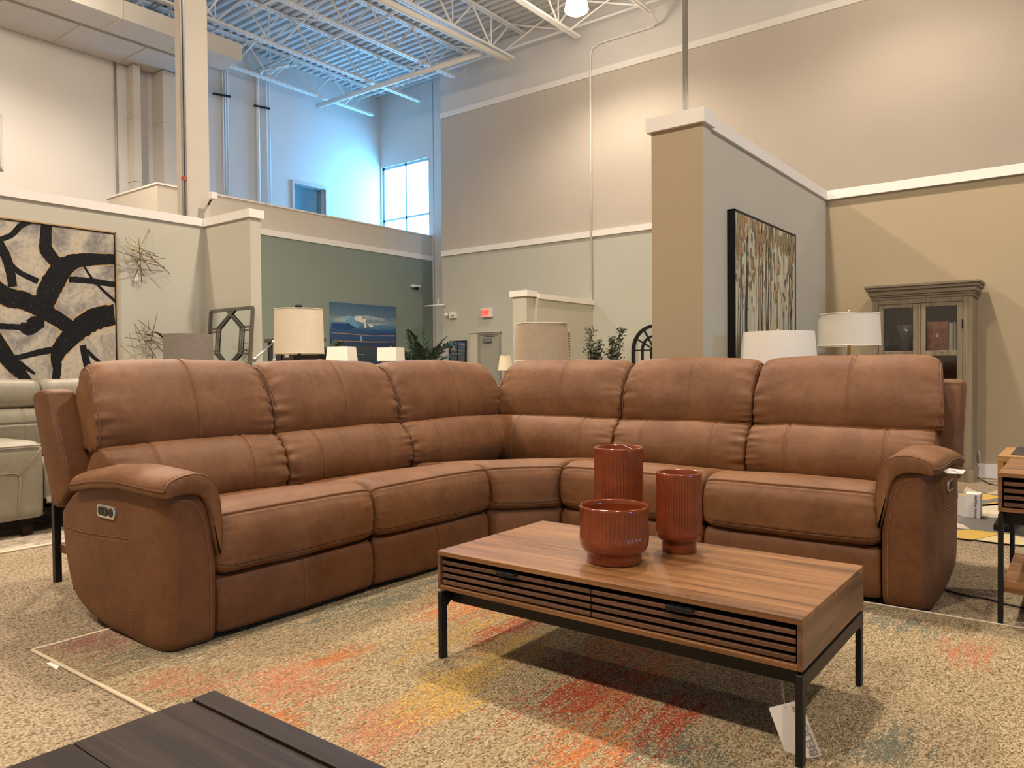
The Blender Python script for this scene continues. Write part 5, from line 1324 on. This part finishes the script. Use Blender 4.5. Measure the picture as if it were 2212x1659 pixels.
for u_, w_, full, c in TR:
    x = .0; pts = []; ph = rnd.uniform(0, 6)
    top_z = tz1-.016; nseg = 14
    for i in range(nseg+1):
        z_ = tz0+.016+(top_z-tz0-.016)*i/nseg; yy = p0y+.02+(wy_-.04)*u_+.012*math.sin(ph+i*.7)+(.03*i/nseg if w_ > .02 else 0)
        pts.append((yy, z_, w_*(1-.25*i/nseg)))
    for i in range(nseg):
        a, b = pts[i], pts[i+1]
        cl = lambda y: max(p0y+.018, min(p1y-.018, y))
        tk.add([(fx+.0008, cl(a[0]-a[2]), a[1]), (fx+.0008, cl(a[0]+a[2]), a[1]), (fx+.0008, cl(b[0]+b[2]), b[1]), (fx+.0008, cl(b[0]-b[2]), b[1])], [(0, 1, 2, 3)], c)
LC = [(.26, .21, .11), (.36, .22, .10), (.42, .19, .09), (.30, .23, .13), (.48, .33, .17), (.18, .17, .09), (.24, .15, .11), (.52, .44, .32), (.30, .25, .14), (.10, .12, .08)]
for k in range(190):
    zr = 1-rnd.random()**1.5*.52; yy = rnd.uniform(p0y+.04, p1y-.04); z_ = tz0+(tz1-tz0)*zr-.04
    sz = (.020+.045*max(0, zr-.5)*1.6)*rnd.uniform(.6, 1.3)
    if sz < .008: continue
    hx_, hh_ = sz*.62, sz*1.25
    sk = rnd.uniform(-.5, .8)
    q_ = [(yy-hx_*rnd.uniform(.7, 1.3), z_-hh_*rnd.uniform(0, .6)), (yy-hx_*.1+sk*hx_*.5, z_-hh_), (yy+hx_*rnd.uniform(.6, 1.2), z_-hh_*rnd.uniform(-.2, .5)), (yy+hx_*rnd.uniform(.3, .9), z_+hh_*rnd.uniform(.6, 1)), (yy-hx_*rnd.uniform(.2, .9), z_+hh_*rnd.uniform(.7, 1.1))]
    q_ = [(fx+.0016+.00001*k, max(p0y+.018, min(p1y-.018, a)), min(tz1-.018, b)) for a, b in q_]
    lv.add(q_, [tuple(range(5))], rnd.choice(LC))
PV = vcol('birch_paint', .55)
tk.build('painted_trunks', PV, tp); lv.build('painted_leaves', PV, tp)

# weathered cabinet with glass doors
cx0, cx1 = -1.637, aty(2100, 700, 7.70).x; cyf, cyb = 7.70, 8.085; ctop = 1.645
cb = thing('glass_cabinet', ((cx0+cx1)/2, (cyf+cyb)/2, 0), 'tall weathered grey wood cabinet with two glass doors', 'cabinet')
GW = GREYWOOD
bd = MB()
bd.box(cx0+.002, cx0+.03, cyf+.022, cyb-.022, .09, ctop).box(cx1-.03, cx1-.002, cyf+.022, cyb-.022, .09, ctop).box(cx0+.002, cx1-.002, cyb-.02, cyb, .09, ctop).box(cx0+.031, cx1-.031, cyf+.022, cyb-.022, .09, .14).box(cx0+.031, cx1-.031, cyf+.022, cyb-.022, ctop-.03, ctop-.002)
bd.box(cx0, cx0+.050, cyf-.004, cyf+.02, .119, ctop).box(cx1-.068, cx1, cyf-.004, cyf+.02, .119, ctop).box(cx0+.051, cx1-.069, cyf-.004, cyf+.02, ctop-.055, ctop)
bd.build('carcass', GW, cb, bevel=.002, seg=1)
cr = MB()
for k, (o, za, zb2) in enumerate(((.012, ctop-.012, ctop+.012), (.022, ctop+.012, ctop+.030), (.035, ctop+.030, ctop+.070), (.052, ctop+.070, ctop+.098), (.064, ctop+.098, ctop+.122))):
    cr.box(cx0-o, cx1+o, cyf-o, cyb-.001*k, za+.0005, zb2)
cr.build('cornice', wood('weathered_grey_wood_h', [(.135, .102, .066), (.215, .166, .108), (.28, .22, .148)], 0, .6, .65, bstr=.3), cb, bevel=.005)
MB().box(cx0-.015, cx1+.015, cyf-.015, cyb, 0, .10).box(cx0-.008, cx1+.008, cyf-.008, cyb, .10, .118).build('plinth', GW, cb, bevel=.004)
xm_ = aty(1986, 700, 7.70).x
dxs = [(cx0+.053, xm_-.008), (xm_+.008, cx1-.071)]
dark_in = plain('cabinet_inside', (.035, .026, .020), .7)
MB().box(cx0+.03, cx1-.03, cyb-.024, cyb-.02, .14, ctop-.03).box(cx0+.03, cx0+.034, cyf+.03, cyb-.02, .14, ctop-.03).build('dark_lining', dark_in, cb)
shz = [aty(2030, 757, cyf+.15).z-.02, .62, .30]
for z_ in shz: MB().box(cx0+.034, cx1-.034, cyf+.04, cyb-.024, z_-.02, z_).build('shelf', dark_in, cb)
zr1 = aty(2035, 757, cyf).z
for di, (a, b) in enumerate(dxs):
    yf = cyf-.008; st_ = .043
    dm = MB(); dzt = ctop-.058; dzb = .15
    dm.box(a, a+st_, yf, cyf+.014, dzb, dzt).box(b-st_, b, yf, cyf+.014, dzb, dzt).box(a+st_, b-st_, yf+.001, cyf+.014, dzt-.034, dzt).box(a+st_, b-st_, yf+.001, cyf+.014, dzb, dzb+.12)
    for z_ in (zr1, zr1-.36, zr1-.72):
        if z_ > dzb+.15: dm.box(a+st_, b-st_, yf+.001, cyf+.014, z_-.048, z_)
    d_ = dm.build('door', GW, cb, bevel=.003, seg=1)
    MB().box(a+st_-.002, b-st_+.002, cyf, cyf+.004, dzb+.1, dzt-.03).build('glass', GLASS, d_)
    for z_ in (dzt-.20, dzb+.3):
        MB().tube([((a if di == 0 else b), yf-.004, z_-.04), ((a if di == 0 else b), yf-.004, z_+.04)], .006, 6).build('hinge', BLACKM, d_)
q = aty(1999, 640, cyf-.012)
MB().bar((q.x-.004, cyf-.014, q.z+.03), (q.x+.0, cyf-.014, q.z-.045), .018, .01).build('latch', GW, cb, bevel=.003)
MB().box(xm_-.007, xm_+.007, cyf-.016, cyf, .15, ctop-.058).build('centre_bead', GW, cb, bevel=.004)
q = aty(2035, 762, cyf-.02); MB().lathe((q.x, q.y, q.z-.006), [(.002, 0), (.006, .003), (.006, .009), (.002, .012)], 12).build('knob', BLACKM, cb, smooth=True)
# books inside
def book(x0, x1, y0, y1, z0, h_, mat, label, extra=None):
    t_ = thing('book', ((x0+x1)/2, (y0+y1)/2, z0), label, 'book', 'books behind the right cabinet door')
    MB().box(x0, x1, y0, y1, z0+.0005, z0+h_).build('cover', mat, t_, bevel=.002)
    if extra: extra(t_)
    return t_
sz_ = shz[0]; by = cyf+.10
bl, br_ = aty(2003, 700, by).x, aty(2048, 700, by).x; bh = aty(2025, 700, by).z
btop = aty(2030, 695, by).z-sz_
FC = plain('photo_cover', (.20, .075, .045), .35, var=.5, vs=22)
def cover_art(t_):
    mb = MB(); rnd = random.Random(5)
    for k in range(70):
        x = rnd.uniform(bl+.01, br_-.03); z_ = sz_+btop*rnd.uniform(.08, .8); w2 = rnd.uniform(.003, .010); mb.box(x, x+w2, by-.0022, by-.0012, z_, z_+w2*rnd.uniform(.5, 1.2), rnd.choice([(.32, .12, .05), (.10, .04, .03), (.45, .28, .14), (.06, .04, .05), (.38, .16, .08)]))
    mb.box((bl+br_)/2-.012, (bl+br_)/2+.008, by-.003, by-.0012, sz_+btop*.5, sz_+btop*.62, (.6, .5, .3))
    mb.build('cover_picture', vcol('cover_print', .4), t_)
book(bl, br_-.004, by, by+.025, sz_, btop, FC, 'large red-brown picture book facing out behind the right cabinet door', cover_art)
BC = [((.16, .05, .04), 'dark red spine beside the facing picture book'), ((.55, .50, .42), 'cream spine standing next to the dark red one'), ((.36, .36, .34), 'light grey spine right of the cream book'), ((.22, .24, .22), 'mid grey spine in the upright row'), ((.42, .40, .34), 'pale spine in the upright row, second from its end'), ((.12, .13, .12), 'dark grey spine at the end of the upright row')]
x = br_-.002
for i, (c, lab) in enumerate(BC):
    w_ = .011+.002*(i % 3); book(x, x+w_-.001, by-.0+.004*(i % 2), by+.20, sz_, btop*(1.0-.03*(i % 3)), plain('book_cover_%d' % i, c, .5), lab); x += w_
xb_ = aty(1952, 740, cyf+.2).x
sp2 = thing('glass_vase', (-1.40, 7.88, shz[0]), 'pale glass cone inside the left cabinet door', 'vase')
MB().lathe((-1.385, 7.88, shz[0]+.0005), [(.03, 0), (.035, .01), (.06, .15), (.085, .26), (.083, .26)], 28).build('glass_body', plain('smoky_glass', (.10, .09, .08), .15), sp2, smooth=True)
bx = thing('storage_box', (-1.0, 7.86, shz[1]), 'grey and brown box on the lower shelf behind the right cabinet door', 'box')
MB().box(-1.16, -.97, 7.80, 7.98, shz[1]+.0005, shz[1]+.22).build('box_body', plain('grey_box', (.11, .12, .11), .6), bx, bevel=.004)
MB().box(-1.17, -.96, 7.79, 7.99, shz[1]+.17, shz[1]+.222).build('lid', plain('grey_box_lid', (.15, .15, .14), .6), bx, bevel=.004)

# oak desk with dark inset top
dp = atz(2165, 1137, 0)
yk = dp.y-.28; k0 = aty(2155, 985, yk); kx = k0.x; kz1 = k0.z; kz0 = aty(2155, 1066, yk).z
dk_ = thing('oak_desk', (kx+.6, yk+.35, 0), 'golden oak desk with dark inset top behind the right side table', 'desk')
kb = MB().box(kx, kx+.03, yk, yk+.62, kz0, kz1-.036).box(kx, kx+1.3, yk, yk+.62, kz1-.035, kz1).box(kx+1.27, kx+1.3, yk, yk+.62, kz0, kz1-.036).box(kx+.031, kx+1.269, yk+.03, yk+.05, kz1-.14, kz1-.036)
kb.build('desk_body', OAK, dk_, bevel=.002)
MB().box(kx+.03, kx+1.27, yk+.3, yk+.6, kz0+.01, kz1-.145).build('dark_inside', BLACKM, dk_)
MB().box(kx+.06, kx+1.24, yk+.10, yk+.60, kz1, kz1+.006).build('inset_top', plain('charcoal_laminate', (.03, .03, .032), .45), dk_)
MB().box(kx+.10, kx+1.24, yk+.60, yk+.62, kz1, kz1+.075).build('back_lip', plain('charcoal_laminate', (.03, .03, .032), .45), dk_)
for x in (kx+.015, kx+1.22): 
    MB().box(x, x+.05, yk+.25, yk+.31, .035, kz0).build('leg', BLACKM, dk_)
    MB().box(x-.04, x+.07, yk+.05, yk+.55, .012, .05).build('foot', BLACKM, dk_, bevel=.01)
# power adapter box
a0 = atz(2081, 1120, .01); a1 = atz(2118, 1120, .01)
pb = thing('adapter_box', ((a0.x+a1.x)/2, a0.y+.03, .0105), 'white folded card reading Power Adapter on the geometric rug', 'box')
za = .0108; zt3 = hz(2100, 1068, a1.x, a1.y)
bw = a1.x-a0.x
MB().box(a1.x-bw*.95, a1.x, a1.y-.02, a1.y+.10, za, zt3).build('box_body', PAPER, pb, bevel=.001, seg=1)
MB().prism([(a1.x-bw*1.9, a1.y+.11, za), (a1.x-bw*.95, a1.y-.018, za), (a1.x-bw*.95, a1.y-.018, zt3-.015), (a1.x-bw*1.9, a1.y+.11, zt3-.02)], (0, .001, 0)).build('side_flap', PAPER, pb)
text_mesh('lettering', 'Power Adapter', .0245, BLACKM, pb, (a1.x-bw*.30, a1.y-.0215, za+(zt3-za)*.50), (0, 0, 1), (-1, 0, 0), ext=.0003)
# cables
def cable(name, pts, r, mat, label): return tag(MB().tube(catsm(pts), r, 6).build(name, mat, smooth=True), label, 'cable')
def catsm(pts, n=8):
    pts = [Vector(p) for p in pts]; out_ = []; m = len(pts)
    for i in range(m-1):
        p0, p1, p2, p3 = [pts[max(0, min(m-1, i+k-1))] for k in range(4)]
        for j in range(n): t = j/n; out_.append(.5*((2*p1)+(p2-p0)*t+(2*p0-5*p1+4*p2-p3)*t*t+(3*p1-3*p2+p3-p0)*t**3))
    out_.append(pts[-1]); return out_
F_ = lambda px, py: atz(px, py, .006)
cable('floor_cable', [F_(2020, 1262), F_(2045, 1275), F_(2090, 1287), F_(2130, 1293), F_(2170, 1304), F_(2212, 1314), F_(2260, 1330)], .004, BLACKM, 'black cable on the carpet from the right arm to the side table')
wq = aty(2114, 975, YB-.012)
cable('power_cable', [Vector((wq.x, YB-.012, wq.z)), aty(2116, 1000, YB-.012), aty(2114, 1018, YB-.015), F_(2114, 1030)+Vector((0, .02, 0)), F_(2122, 1036), F_(2140, 1038), F_(2165, 1037)], .006, plain('white_cord', (.62, .58, .50), .5), 'white cord dropping along the tan wall beside the cabinet')
cable('floor_cable', [F_(2124, 1038), F_(2138, 1045), F_(2156, 1048), F_(2175, 1047)], .004, BLACKM, 'thin dark cord on the floor by the tan wall baseboard')
